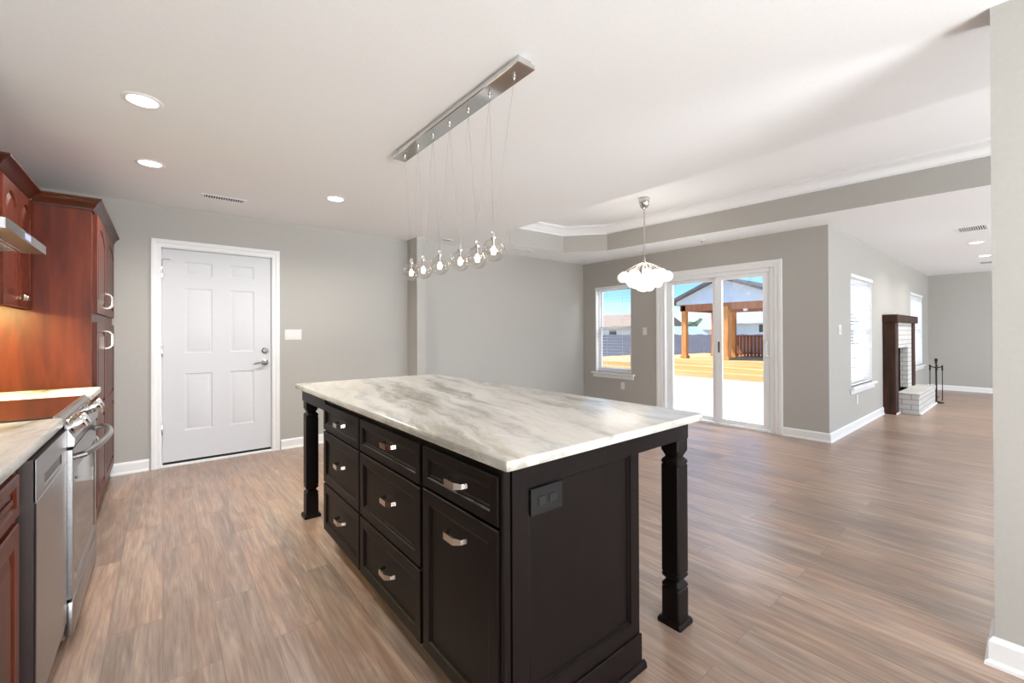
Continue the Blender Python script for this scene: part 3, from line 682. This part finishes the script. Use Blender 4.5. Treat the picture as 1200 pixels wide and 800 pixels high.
# pantry
PX, PDX = -.350, -.331
pn = thing('pantry_cabinet', 'tall cherry pantry cabinet with arched upper doors reaching the door wall', 'cabinet', (-.65, 4.5, 0))
mb = MB(); mb.box(XL+.002, 3.80, .10, PX, YD-.003, 2.06); mb.box(XL+.002, 3.80, 0, PX-.055, YD-.003, .10); mb.build('carcass', cherry_m, pn, False)
fP = cab_face(PDX)
for y0, y1, hy in ((3.885, 4.425, 4.385), (4.435, 5.14, 4.475)):
    o = panel(MB(), fP, y0, 1.395, y1, 2.045, .019, RAISED, .07, .06).build('door', cherry_m, pn, False); bridge_pull(o, fP, hy, 1.505, .11, .037, vert=True)
    mb = MB(); grid_panels(mb, fP, y0, .125, y1, 1.335, [(y0+.06, .185, y1-.06, .69), (y0+.06, .765, y1-.06, 1.275)], .019, RAISED)
    o = mb.build('door', cherry_m, pn, False); bridge_pull(o, fP, hy, 1.215, .13, .037, vert=True)
def crown_prof(z0, z1, w):
    return [(0, z0), (.008, z0), (.010, z0+.008), (.018, z0+.014), (w*.55, z0+(z1-z0)*.55), (w*.8, z1-.016), (w, z1-.010), (w, z1), (0, z1)]
def crown(parent, path, z0, z1, w, name='crown_moulding'):
    P_ = [Vector(p) for p in path]; mb = MB(); cols = []; n = len(P_)
    for i in range(n):
        ds = []
        if i > 0: ds.append((P_[i]-P_[i-1]).normalized())
        if i < n-1: ds.append((P_[i+1]-P_[i]).normalized())
        ns = [Vector((d_.y, -d_.x)) for d_ in ds]; m_ = sum(ns, Vector((0, 0))).normalized(); k = 1/max(.3, m_.dot(ns[0]))
        cols.append([(P_[i].x+m_.x*q*k, P_[i].y+m_.y*q*k, z) for q, z in crown_prof(z0, z1, w)])
    mb.loft(cols); return mb.build(name, cherrydk_m, parent, True)
crown(pn, [(-.604, 3.80), (PX, 3.80), (PX, YD-.004)], 2.045, 2.115, .052)
# uppers
uc = thing('upper_cabinet', 'cherry wall cabinet with two arched doors beside the range hood', 'cabinet', (-.78, 3.46, 1.39))
UY0, UY1, UX = 3.132, 3.797, -.620
MB().box(XL+.002, UY0, 1.462, UX, UY1, 2.06).box(UX-.02, UY0, 1.40, UX, UY1, 1.462).box(XL+.002, UY0, 1.40, UX-.02, UY0+.019, 1.462).build('carcass', cherry_m, uc, False)
fU = cab_face(-.601)
o = panel(MB(), fU, 3.180, 1.405, 3.484, 2.045, .019, RAISED, .06, .05).build('door', cherry_m, uc, False); knob(o, fU, 3.460, 1.455)
o = panel(MB(), fU, 3.490, 1.405, 3.790, 2.045, .019, RAISED, .06, .05).build('door', cherry_m, uc, False); knob(o, fU, 3.514, 1.455)
crown(uc, [(XL+.002, UY0), (UX, UY0), (UX, 3.746)], 2.045, 2.115, .062)
o = thing('undercabinet_light', 'glowing warm light strip under the cherry wall cabinet', 'lamp', (-.76, 3.48, 1.455))
MB().box(-.84, 3.20, 1.440, -.70, 3.76, 1.4615, .003).build('housing', plate_m, o)
MB().box(-.825, 3.21, 1.434, -.715, 3.75, 1.441).build('lens', uc_m, o)
light('undercabinet_glow', 'AREA', (-.77, 3.50, 1.430), 27, (1, .94, .36), (.0, .05, -1), shape='RECTANGLE', size=.10, size_y=.5)
# hood
hd = thing('range_hood', 'slim stainless steel range hood with small blue display', 'range hood', (-.7, 2.78, 1.65))
HX, HY0, HY1 = -.45, 2.43, 3.126
mb = MB(); poly = [(XL+.003, HY0), (HX-.012, HY0), (HX-.004, HY0+.003), (HX, HY0+.012), (HX, HY1), (XL+.003, HY1)]
mb.prism(poly, 'z', 1.652, 1.692); mb.build('canopy', steel_m, hd)
mb = MB(); mb.prism([(XL+.003, 1.692), (-.56, 1.692), (-.66, 1.77), (XL+.003, 1.77)], 'y', HY0+.12, HY1-.12); mb.box(XL+.003, 2.64, 1.77, -.68, 2.92, 2.47); mb.build('chimney', steel_m, hd, False)
MB().box(HX-.001, 2.70, 1.660, HX+.0015, 2.80, 1.684).build('display', disp_m, hd, False)
mb = MB()
for i in range(2):
    y = HY0+.05+i*.31; mb.box(XL+.08, y, 1.648, HX-.07, y+.29, 1.653, .002)
    for k in range(9): mb.box(XL+.10, y+.02+k*.029, 1.644, HX-.09, y+.032+k*.029, 1.649)
mb.build('filter', nickel_m, hd, False)

# ------------------------------------------------------------------ ceiling fixtures
def downlight(x, y, label, src=None):
    if src is not None: return dup(src, (x, y, CZ), label)
    o = thing('recessed_downlight', label, 'ceiling light', (x, y, CZ), 'recessed downlights')
    MB().lathe([(.062, -.002), (.066, -.006), (.082, -.005), (.088, -.001), (.088, 0), (.062, 0)], (x, y, CZ), 'z', 32, False).build('trim_ring', ceil_m, o)
    MB().lathe([(.0005, -.003), (.063, -.003), (.063, -.0005), (.0005, -.0005)], (x, y, CZ), 'z', 32, False).build('lens', can_m, o)
    return o
CANS = [(-.08, 2.94, 'lit recessed ceiling light nearest the camera above the range'), (-.067, 3.98, 'lit recessed ceiling light above the tall pantry'),
        (1.21, 3.99, 'lit recessed ceiling light between entry door and island pendant'), (8.64, .50, 'nearer lit recessed light in the living room ceiling'), (10.25, .50, 'farther lit recessed light in the living room ceiling')]
c0 = None
for x, y, lb in CANS:
    c_ = downlight(x, y, lb, c0); c0 = c0 or c_
    light('downlight_beam', 'AREA', (x, y, CZ-.012), 16, (1, .965, .91), (0, 0, -1), shape='DISK', size=.12, spread=R(150))
def vent(x, y, lx, ly, label, n=10, z=CZ, along='x'):
    o = thing('ceiling_vent', label, 'vent', (x, y, z), 'ceiling vents')
    mb = MB(); w = .018
    mb.box(x-lx/2, y-ly/2, z-.006, x+lx/2, y-ly/2+w, z-.0005, .001); mb.box(x-lx/2, y+ly/2-w, z-.006, x+lx/2, y+ly/2, z-.0005, .001)
    mb.box(x-lx/2, y-ly/2+w, z-.006, x-lx/2+w, y+ly/2-w, z-.0005, .001); mb.box(x+lx/2-w, y-ly/2+w, z-.006, x+lx/2, y+ly/2-w, z-.0005, .001)
    mb.build('frame', ceil_m, o)
    MB().box(x-lx/2+w, y-ly/2+w, z-.0015, x+lx/2-w, y+ly/2-w, z-.0005).build('duct_opening', dark_m, o)
    mb = MB()
    if along == 'x':
        for i in range(n):
            u = x-lx/2+w+(lx-2*w)*(i+.5)/n; mb.box(u-.0035, y-ly/2+w, z-.006, u+.0035, y+ly/2-w, z-.002)
    else:
        for i in range(n):
            u = y-ly/2+w+(ly-2*w)*(i+.5)/n; mb.box(x-lx/2+w, u-.0035, z-.006, x+lx/2-w, u+.0035, z-.002)
    mb.build('louvers', ceil_m, o)
    return o
vent(.43, 4.60, .33, .13, 'white ceiling vent above the entry door', 16)
vent(2.87, 4.85, .15, .12, 'small dark ceiling vent beside the wall stub', 5)
vent(7.43, .46, .34, .26, 'ceiling vent in the living room in front of the two downlights', 12, along='y')
vent(11.28, .49, .36, .26, 'ceiling vent in the living room beyond the two downlights', 12, along='y')
vent(3.98, 4.74, .14, .09, 'left one of two small ceiling vents under the tray corner', 4)
vent(4.20, 4.74, .14, .09, 'right one of two small ceiling vents under the tray corner', 4)
o = thing('ceiling_sensor', 'small round white sensor on the ceiling strip above the patio door', 'sensor', (5.5, 2.77, CZ))
MB().lathe([(.001, -.02), (.03, -.02), (.045, -.012), (.05, -.0005)], (5.5, 2.77, CZ), 'z', 20).build('cover', plate_m, o)
MB().lathe([(.001, -.024), (.012, -.023), (.016, -.0195)], (5.5, 2.77, CZ), 'z', 12).build('lens', dark_m, o)

# ------------------------------------------------------------------ linear pendant over the island
pd = thing('pendant_light', 'linear chrome pendant bar with six clear lit glass globes over the island', 'pendant light', (1.25, 2.07, CZ))
BX0, BX1, BY0, BY1 = 1.196, 1.296, 1.412, 2.735
mb = MB(); mb.box(BX0, BY0, 2.430, BX1, BY1, 2.452, .003); mb.box(BX0+.012, BY0+.012, 2.452, BX1-.012, BY1-.012, CZ-.0005, .002); mb.build('canopy', chrome_m, pd, False)
att = [2.64-i*(2.64-1.50)/6 for i in range(7)]
GY = [(2.548, 1.648), (2.385, 1.646), (2.183, 1.647), (1.963, 1.643), (1.80, 1.638), (1.662, 1.656)]
GR = .056
for y in att: MB().lathe([(.009, 2.430), (.009, 2.424), (.004, 2.418), (.003, 2.408)], (1.246, y, 0), 'z', 12).build('cable_grip', chrome_m, pd)
for i, (y, z) in enumerate(GY):
    c_ = (1.246, y, z); top = z+GR
    MB().lathe([(.012, GR-.006), (.014, GR+.004), (.011, GR+.010), (.009, GR+.030), (.003, GR+.034)], c_, 'z', 14).build('socket_cap', chrome_m, pd)
    g = MB().sphere(c_, GR, 32, 20).build('glass_globe', globe_m, pd)
    mb = MB(); mb.lathe([(.001, -.026), (.009, -.023), (.0125, -.012), (.011, .0), (.007, .010), (.005, .014)], (1.246, y, z+.002), 'z', 14); mb.build('bulb', bulb_m, g)
    mb = MB(); mb.lathe([(.005, .014), (.007, .016), (.008, .048)], (1.246, y, z+.002), 'z', 12); mb.build('bulb_holder', chrome_m, g)
    for k in (i, i+1): MB().tube([(1.246, att[k], 2.410), (1.246, y, top+.032)], 0.0006, 5).build('suspension_wire', steel_m, pd)

# ------------------------------------------------------------------ cluster chandelier
CX, CYY = 4.40, 2.905
ch = thing('chandelier', 'chrome chandelier with a cluster of glowing frosted glass globes', 'chandelier', (CX, CYY, TZ))
MB().lathe([(.058, 0), (.066, -.012), (.062, -.05), (.05, -.09), (.036, -.115), (.016, -.128), (.008, -.14)], (CX, CYY, TZ-.0005), 'z', 28).build('canopy', chrome_m, ch)
MB().tube([(CX, CYY, TZ-.13), (CX, CYY, 2.10)], .0075, 12).build('rod', nickel_m, ch)
MB().lathe([(.006, .05), (.016, .04), (.02, .01), (.016, -.02), (.005, -.04)], (CX, CYY, 2.09), 'z', 16).build('hub', chrome_m, ch)
glb = []
for i in range(10): glb.append((.255, 2*PI*i/10+.1, 1.905+.012*(i % 2)))
for i in range(6): glb.append((.150, 2*PI*i/6+.35, 1.845))
for i in range(3): glb.append((.055, 2*PI*i/3+.8, 1.80))
for i in range(5): glb.append((.13, 2*PI*i/5+.2, 1.935))
for q, an, z in glb:
    x, y = CX+q*math.cos(an), CYY+q*math.sin(an)
    MB().sphere((x, y, z), .062, 20, 12).build('glass_globe', frost_m, ch)
    mb = MB(); mb.tube([(CX+.012*math.cos(an), CYY+.012*math.sin(an), 2.085), (CX+q*.45*math.cos(an), CYY+q*.45*math.sin(an), 2.05-.02*q), (x, y, z+.058)], .0025, 6); mb.build('arm', nickel_m, ch)
light('chandelier_glow', 'POINT', (CX, CYY, 1.66), 7, (1, .95, .88), shadow_soft_size=.28)
light('chandelier_uplight', 'POINT', (CX, CYY, 2.06), 8, (1, .95, .88), shadow_soft_size=.25)

# ------------------------------------------------------------------ switches and outlets
def plate(fc, a_, b_, w, h, label, cat, kind, n=1):
    o = thing('light_switch' if kind == 's' else 'electrical_outlet', label, cat, tuple(fc.p(a_, b_, .003)))
    panel(MB(), fc, a_-w/2, b_-h/2, a_+w/2, b_+h/2, 0, [(0, .004), (.003, .006), (.01, .006)], 0, 0).build('cover_plate', plate_m, o, False)
    for i in range(n):
        u = a_+(i-(n-1)/2)*.046; mb = MB()
        if kind == 's':
            P_ = [fc.p(u+x, b_+z, q) for x, z, q in ((-.016, -.033, .010), (.016, -.033, .010), (.016, .033, .007), (-.016, .033, .007), (-.016, -.033, .004), (.016, -.033, .004), (.016, .033, .004), (-.016, .033, .004))]
            mb.add(P_, [(0, 1, 2, 3), (4, 7, 6, 5), (0, 4, 5, 1), (1, 5, 6, 2), (2, 6, 7, 3), (3, 7, 4, 0)]); mb.build('rocker', plate_m, o, False)
        else:
            for s_ in (-.02, .02):
                mb = MB(); P_ = [fc.p(u+.016*math.cos(2*PI*k/16), b_+s_+.014*math.sin(2*PI*k/16), .0085) for k in range(16)]
                Q_ = [fc.p(u+.016*math.cos(2*PI*k/16), b_+s_+.014*math.sin(2*PI*k/16), .005) for k in range(16)]
                mb.loft([Q_, P_]); mb.build('socket', plate_m, o, False)
    return o
fD2 = Face((0, YD, 0), (1, 0, 0), (0, 0, 1), (0, -1, 0)); fF2 = Face((0, YF, 0), (1, 0, 0), (0, 0, 1), (0, -1, 0))
plate(fD2, 1.12, 1.247, .17, .115, 'white triple switch plate on the wall right of the entry door', 'light switch', 's', 3)
plate(fS2 := Face((XS, 0, 0), (0, -1, 0), (0, 0, 1), (-1, 0, 0)), -3.855, 1.277, .075, .118, 'white switch on the wall between nook window and patio door', 'light switch', 's')
plate(fS2, -4.275, .385, .075, .118, 'white outlet on the wall below the nook window', 'outlet', 'o')
plate(fF2, 6.27, 1.28, .12, .118, 'white double switch on the pale wall left of the living room blind', 'light switch', 's', 2)
plate(fF2, 7.03, .37, .075, .118, 'white outlet below the living room window left of the fireplace', 'outlet', 'o')

# ------------------------------------------------------------------ fireplace
fp = thing('fireplace', 'white painted brick fireplace with dark timber surround and raised hearth', 'fireplace', (9.3, YF, 0))
FX0, FX1, FYF, BRY = 8.545, 10.22, 1.322, 1.345
mb = MB(); e = .002
mb.box(FX0+.206, BRY, .32, FB[0], YF-e, 1.40); mb.box(FB[1], BRY, .32, FX1-.206, YF-e, 1.40); mb.box(FB[0], BRY, FB[3], FB[1], YF-e, 1.40); mb.build('brick_face', brick_m, fp, False)
mb = MB(); y1 = YF+.50
mb.box(FB[0]-.05, YF+.145, .27, FB[0], y1, 1.05); mb.box(FB[1], YF+.145, .27, FB[1]+.05, y1, 1.05); mb.box(FB[0], YF+.145, .27, FB[1], y1, .32); mb.box(FB[0], YF+.145, 1.0, FB[1], y1, 1.05)
mb.box(FB[1]-.006, BRY+.001, .322, FB[1]-.0005, 1.440, FB[3]-.002); mb.build('firebox_sides', brick_m, fp, False)
mb = MB(); mb.box(FB[0]-.05, y1, .27, FB[1]+.05, y1+.05, 1.05); mb.box(FB[1]-.006, 1.441, .322, FB[1]-.0005, y1, FB[3]-.002); mb.box(FB[0]+.0005, BRY+.001, .322, FB[0]+.004, y1, FB[3]-.002); mb.box(FB[0]+.01, y1-.03, .325, FB[1]-.01, y1-.001, .98); mb.build('firebox_back', firebox_m, fp, False)
for x0, x1 in ((FX0, FX0+.205), (FX1-.205, FX1)):
    MB().box(x0, FYF, 0, x1, YF-e, 1.40, .006).build('column', mantel_m, fp)
MB().box(FX0-.02, FYF-.03, 1.395, FX1+.05, YF-e, 1.515, .008).build('mantel_beam', mantel_m, fp)
mb = MB(); mb.box(FX0+.207, 1.094, 0, 10.38, BRY-.001, .262, .004); mb.box(FX0+.207, 1.086, .262, 10.39, BRY-.001, .322, .006); mb.build('hearth', brick_m, fp, False)
mb = MB(); mb.box(FX0+.207, 1.07, 0, 10.40, 1.093, .03, .006); mb.box(FX0-.002, FYF-.022, 0, FX0+.2, FYF-.001, .03, .005); mb.build('shoe_moulding', trim_m, fp, False)
# tools
tx, ty = 10.56, 1.10
o = thing('fireplace_tool_stand', 'black iron stand holding the fireplace tools beyond the hearth', 'tool stand', (tx, ty, 0))
mb = MB(); mb.lathe([(.10, 0), (.10, .012), (.06, .025), (.018, .032), (.010, .05)], (tx, ty, 0), 'z', 20); mb.build('base', iron_m, o)
mb = MB(); mb.tube([(tx, ty, .03), (tx, ty, .70)], .011, 10); mb.build('post', iron_m, o)
mb = MB(); mb.lathe([(.010, .69), (.022, .70), (.012, .72), (.026, .745), (.018, .775), (.002, .785)], (tx, ty, 0), 'z', 14); mb.build('finial', iron_m, o)
mb = MB(); mb.tube([(tx-.005, ty-.075, .635), (tx, ty, .615), (tx+.005, ty+.075, .635)], .009, 8); mb.tube([(tx-.075, ty, .635), (tx, ty, .615), (tx+.075, ty, .635)], .009, 8); mb.build('cross_arm', iron_m, o)
def tool(name, dx, dy, label, cat, kind):
    x, y = tx+dx, ty+dy
    t_ = thing(name, label, cat, (x, y, .06))
    MB().tube([(x, y, .16), (x, y, .60)], .006, 8).build('shaft', iron_m, t_)
    MB().lathe([(.006, .56), (.013, .585), (.010, .63), (.015, .655), (.003, .67)], (x, y, 0), 'z', 12).build('handle', iron_m, t_)
    mb = MB()
    if kind == 'shovel': mb.loft([[(x+a_, y+b_, z) for a_, b_ in ((-w, -.003), (w, -.003), (w, .003), (-w, .003))] for z, w in ((.17, .008), (.15, .05), (.06, .055), (.045, .04))])
    elif kind == 'brush': mb.lathe([(.010, .18), (.03, .16), (.034, .06), (.03, .045)], (x, y, 0), 'z', 14)
    else: mb.tube([(x, y, .17), (x, y, .06), (x+.02, y-.01, .045)], [.006, .006, .002], 8); mb.tube([(x, y, .10), (x+.03, y-.02, .085), (x+.035, y-.022, .11)], [.006, .005, .002], 8)
    mb.build('blade' if kind == 'shovel' else 'bristles' if kind == 'brush' else 'hook', iron_m, t_)
tool('fireplace_shovel', -.005, -.078, 'black fireplace shovel hanging on the near side of the tool stand', 'shovel', 'shovel')
tool('fireplace_brush', .005, .078, 'black fireplace brush hanging on the wall side of the tool stand', 'brush', 'brush')
tool('fireplace_poker', .078, 0, 'black fireplace poker hanging on the far side of the tool stand', 'poker', 'poker')

# ------------------------------------------------------------------ outside
struct('patio_slab', MB().box(XS+.14, YF+.16, -.22, 13.0, 24, -.15), concrete_m, 'bright pale concrete patio outside the sliding door', 'patio')
struct('ground', MB().box(XS+.14, YF+.16, -.34, 70, 60, -.24).box(-30, YD+.2, -.34, XS+.14, 60, -.24), ground_m, 'dry pale lawn beyond the patio', 'ground')
dk = thing('wooden_deck', 'stained cedar deck with long steps at the edge of the patio', 'deck', (15, 9, -.15))
MB().box(13.002, 3.2, -.148, 18.4, 13, .02).build('lower_step', deck_m, dk, False)
MB().box(13.35, 4.6, .021, 18.4, 12.6, .17).build('middle_step', deck_m, dk, False)
MB().box(13.75, 4.65, .171, 18.4, 9.2, .36).build('platform', deck_m, dk, False)
gz = thing('pavilion', 'cedar post pavilion with grey gabled roof standing on the deck', 'pavilion', (15, 6.4, .361))
for x, y, w in ((14.2, 7.77, .085), (14.2, 6.36, .12), (14.2, 4.9, .085), (16.4, 7.77, .085), (16.4, 7.05, .07), (16.4, 4.9, .085)):
    MB().box(x-w, y-w, .361, x+w, y+w, 2.10, .01).box(x-w-.03, y-w-.03, .361, x+w+.03, y+w+.03, .46, .008).build('post', post_m, gz)
mb = MB(); mb.box(14.1, 4.75, 2.0, 14.3, 7.9, 2.22, .01); mb.box(16.3, 4.75, 2.0, 16.5, 7.9, 2.22, .01); mb.box(14.1, 7.68, 2.0, 16.5, 7.86, 2.2, .01); mb.box(14.1, 4.8, 2.0, 16.5, 4.98, 2.2, .01)
mb.build('beam', rail_m, gz)
mb = MB(); ya, zA, ye0, ye1, zE = 6.42, 3.0, 8.10, 4.40, 2.27
for k in range(7):
    z0 = 2.22+(zA-.06-2.22)*k/7; z1 = 2.22+(zA-.06-2.22)*(k+1)/7
    h0 = (zA-z0)/(zA-zE)*(ye0-ya); h1 = (zA-z1)/(zA-zE)*(ye0-ya); q0, q1 = h0*1.2, h1*1.2; h0 = min(h0, 1.55)
    mb.loft([[(14.0, ya-q0, z0), (14.0, ya+h0, z0), (14.012, ya+h1, z1), (14.012, ya-q1, z1)], [(14.10, ya-q0, z0), (14.10, ya+h0, z0), (14.10, ya+h1, z1), (14.10, ya-q1, z1)]])
mb.build('gable_siding', siding_m, gz, False)
for s_, ye in ((1, ye0), (-1, ye1)):
    mb = MB(); mb.loft([[(x, ya, zA), (x, ya, zA+.09), (x, ye+.1*s_, zE-.045+.09), (x, ye+.1*s_, zE-.045)] for x in (13.75, 17.2)]); mb.build('roof', darkroof_m, gz, False)
mb = MB(); mb.lathe([(.001, 1.93), (.06, 1.94), (.07, 2.0)], (14.2, 5.75, 0), 'z', 14); mb.build('lamp', plate_m, gz)
rl = thing('deck_railing', 'reddish brown slatted railing at the back of the pavilion deck', 'railing', (17, 6, .36))
mb = MB(); mb.box(16.95, 4.7, 1.10, 17.1, 8.0, 1.15, .005); mb.box(16.97, 4.7, .46, 17.06, 8.0, .52, .005); mb.build('rail', rail_m, rl)
mb = MB(); y = 4.76
while y < 7.98: mb.box(16.99, y, .361, 17.03, y+.09, 1.10); y += .125
mb.build('slats', rail_m, rl, False)
fe = thing('privacy_fence', 'weathered grey board fence behind the deck', 'fence', (21, 14, -.24))
mb = MB(); y = 5.0
while y < 26: mb.box(21, y, -.239, 21.025, y+.138, 1.16+.02*math.sin(y*9)); y += .143
mb.build('boards', fence_m, fe, False)
mb = MB(); mb.box(21.026, 5.0, .1, 21.07, 26, .2); mb.box(21.026, 5.0, .85, 21.07, 26, .95); mb.build('rails', fence_m, fe, False)
def house(name, label, x0, x1, y0, y1, zw, zr, axis, wm, rm, win=()):
    h = thing(name, label, 'house', ((x0+x1)/2, (y0+y1)/2, -.24))
    MB().box(x0, y0, -.239, x1, y1, zw).build('walls', wm, h, False)
    mb = MB(); o_ = .35
    if axis == 'y':   # ridge along y
        xm = (x0+x1)/2; mb.prism([(x0-o_, zw-.1), (x1+o_, zw-.1), (x1+o_, zw), (xm, zr), (x0-o_, zw)], 'y', y0-o_, y1+o_)
    else:
        ym = (y0+y1)/2; mb.prism([(y0-o_, zw-.1), (y1+o_, zw-.1), (y1+o_, zw), (ym, zr), (y0-o_, zw)], 'x', x0-o_, x1+o_)
    mb.build('roof', rm, h, False)
    for y, z in win:
        o_ = MB().box(x0-.03, y-.5, z-.35, x0-.001, y+.5, z+.35, .01).build('window', trim_m, h)
        MB().box(x0-.034, y-.43, z-.28, x0-.03, y+.43, z+.28).build('pane', ovenglass_m, o_, False)
    return h
house('neighbour_house', 'white neighbour house with pale roof behind the pavilion railing', 34, 42, 9.0, 15.6, 1.95, 3.3, 'y', house_m, houseroof_m, ((12.4, 1.55),))
house('neighbour_house', 'grey roofed white house between the pavilion posts', 36, 42, 16.6, 18.3, 1.5, 3.6, 'y', house_m, houseroof_m)
house('neighbour_house', 'tan roofed house seen through the nook window', 34, 41, 22.5, 31, 1.7, 3.2, 'y', house_m, tan_m, ((26, 1.2),))
house('neighbour_house', 'small white shed roof left of the first pavilion post', 30, 33, 16.4, 18.0, .95, 1.75, 'x', house_m, siding_m)
def tree(label, x, y, rad, h):
    t_ = thing('tree', label, 'tree', (x, y, -.24), 'far trees')
    rnd = random.Random(int(x*7+y)); mb = MB()
    for k in range(26):
        a_, q, z = rnd.uniform(0, 2*PI), rad*rnd.random()**.5, h*rnd.uniform(.3, 1); q *= 1-.5*abs(z/h-.5)
        bm = bmesh.new(); bmesh.ops.create_icosphere(bm, subdivisions=2, radius=rad*rnd.uniform(.22, .4))
        for v in bm.verts: v.co *= 1+rnd.uniform(-.18, .18)
        bm.verts.index_update(); mb.add([(v.co.x+x+q*math.cos(a_), v.co.y+y+q*math.sin(a_), v.co.z+z) for v in bm.verts], [[v.index for v in f_.verts] for f_ in bm.faces]); bm.free()
    mb.build('crown', leaf_m, t_, False)
    MB().tube([(x, y, -.24), (x+.1, y, h*.5)], [rad*.1, rad*.06], 8).build('trunk', mantel_m, t_)
tree('broad dark tree behind the fence left of the pavilion post', 46, 29.5, 2.2, 2.6)
tree('dark tree behind the fence between the pavilion posts', 46, 23.2, 1.8, 2.2)
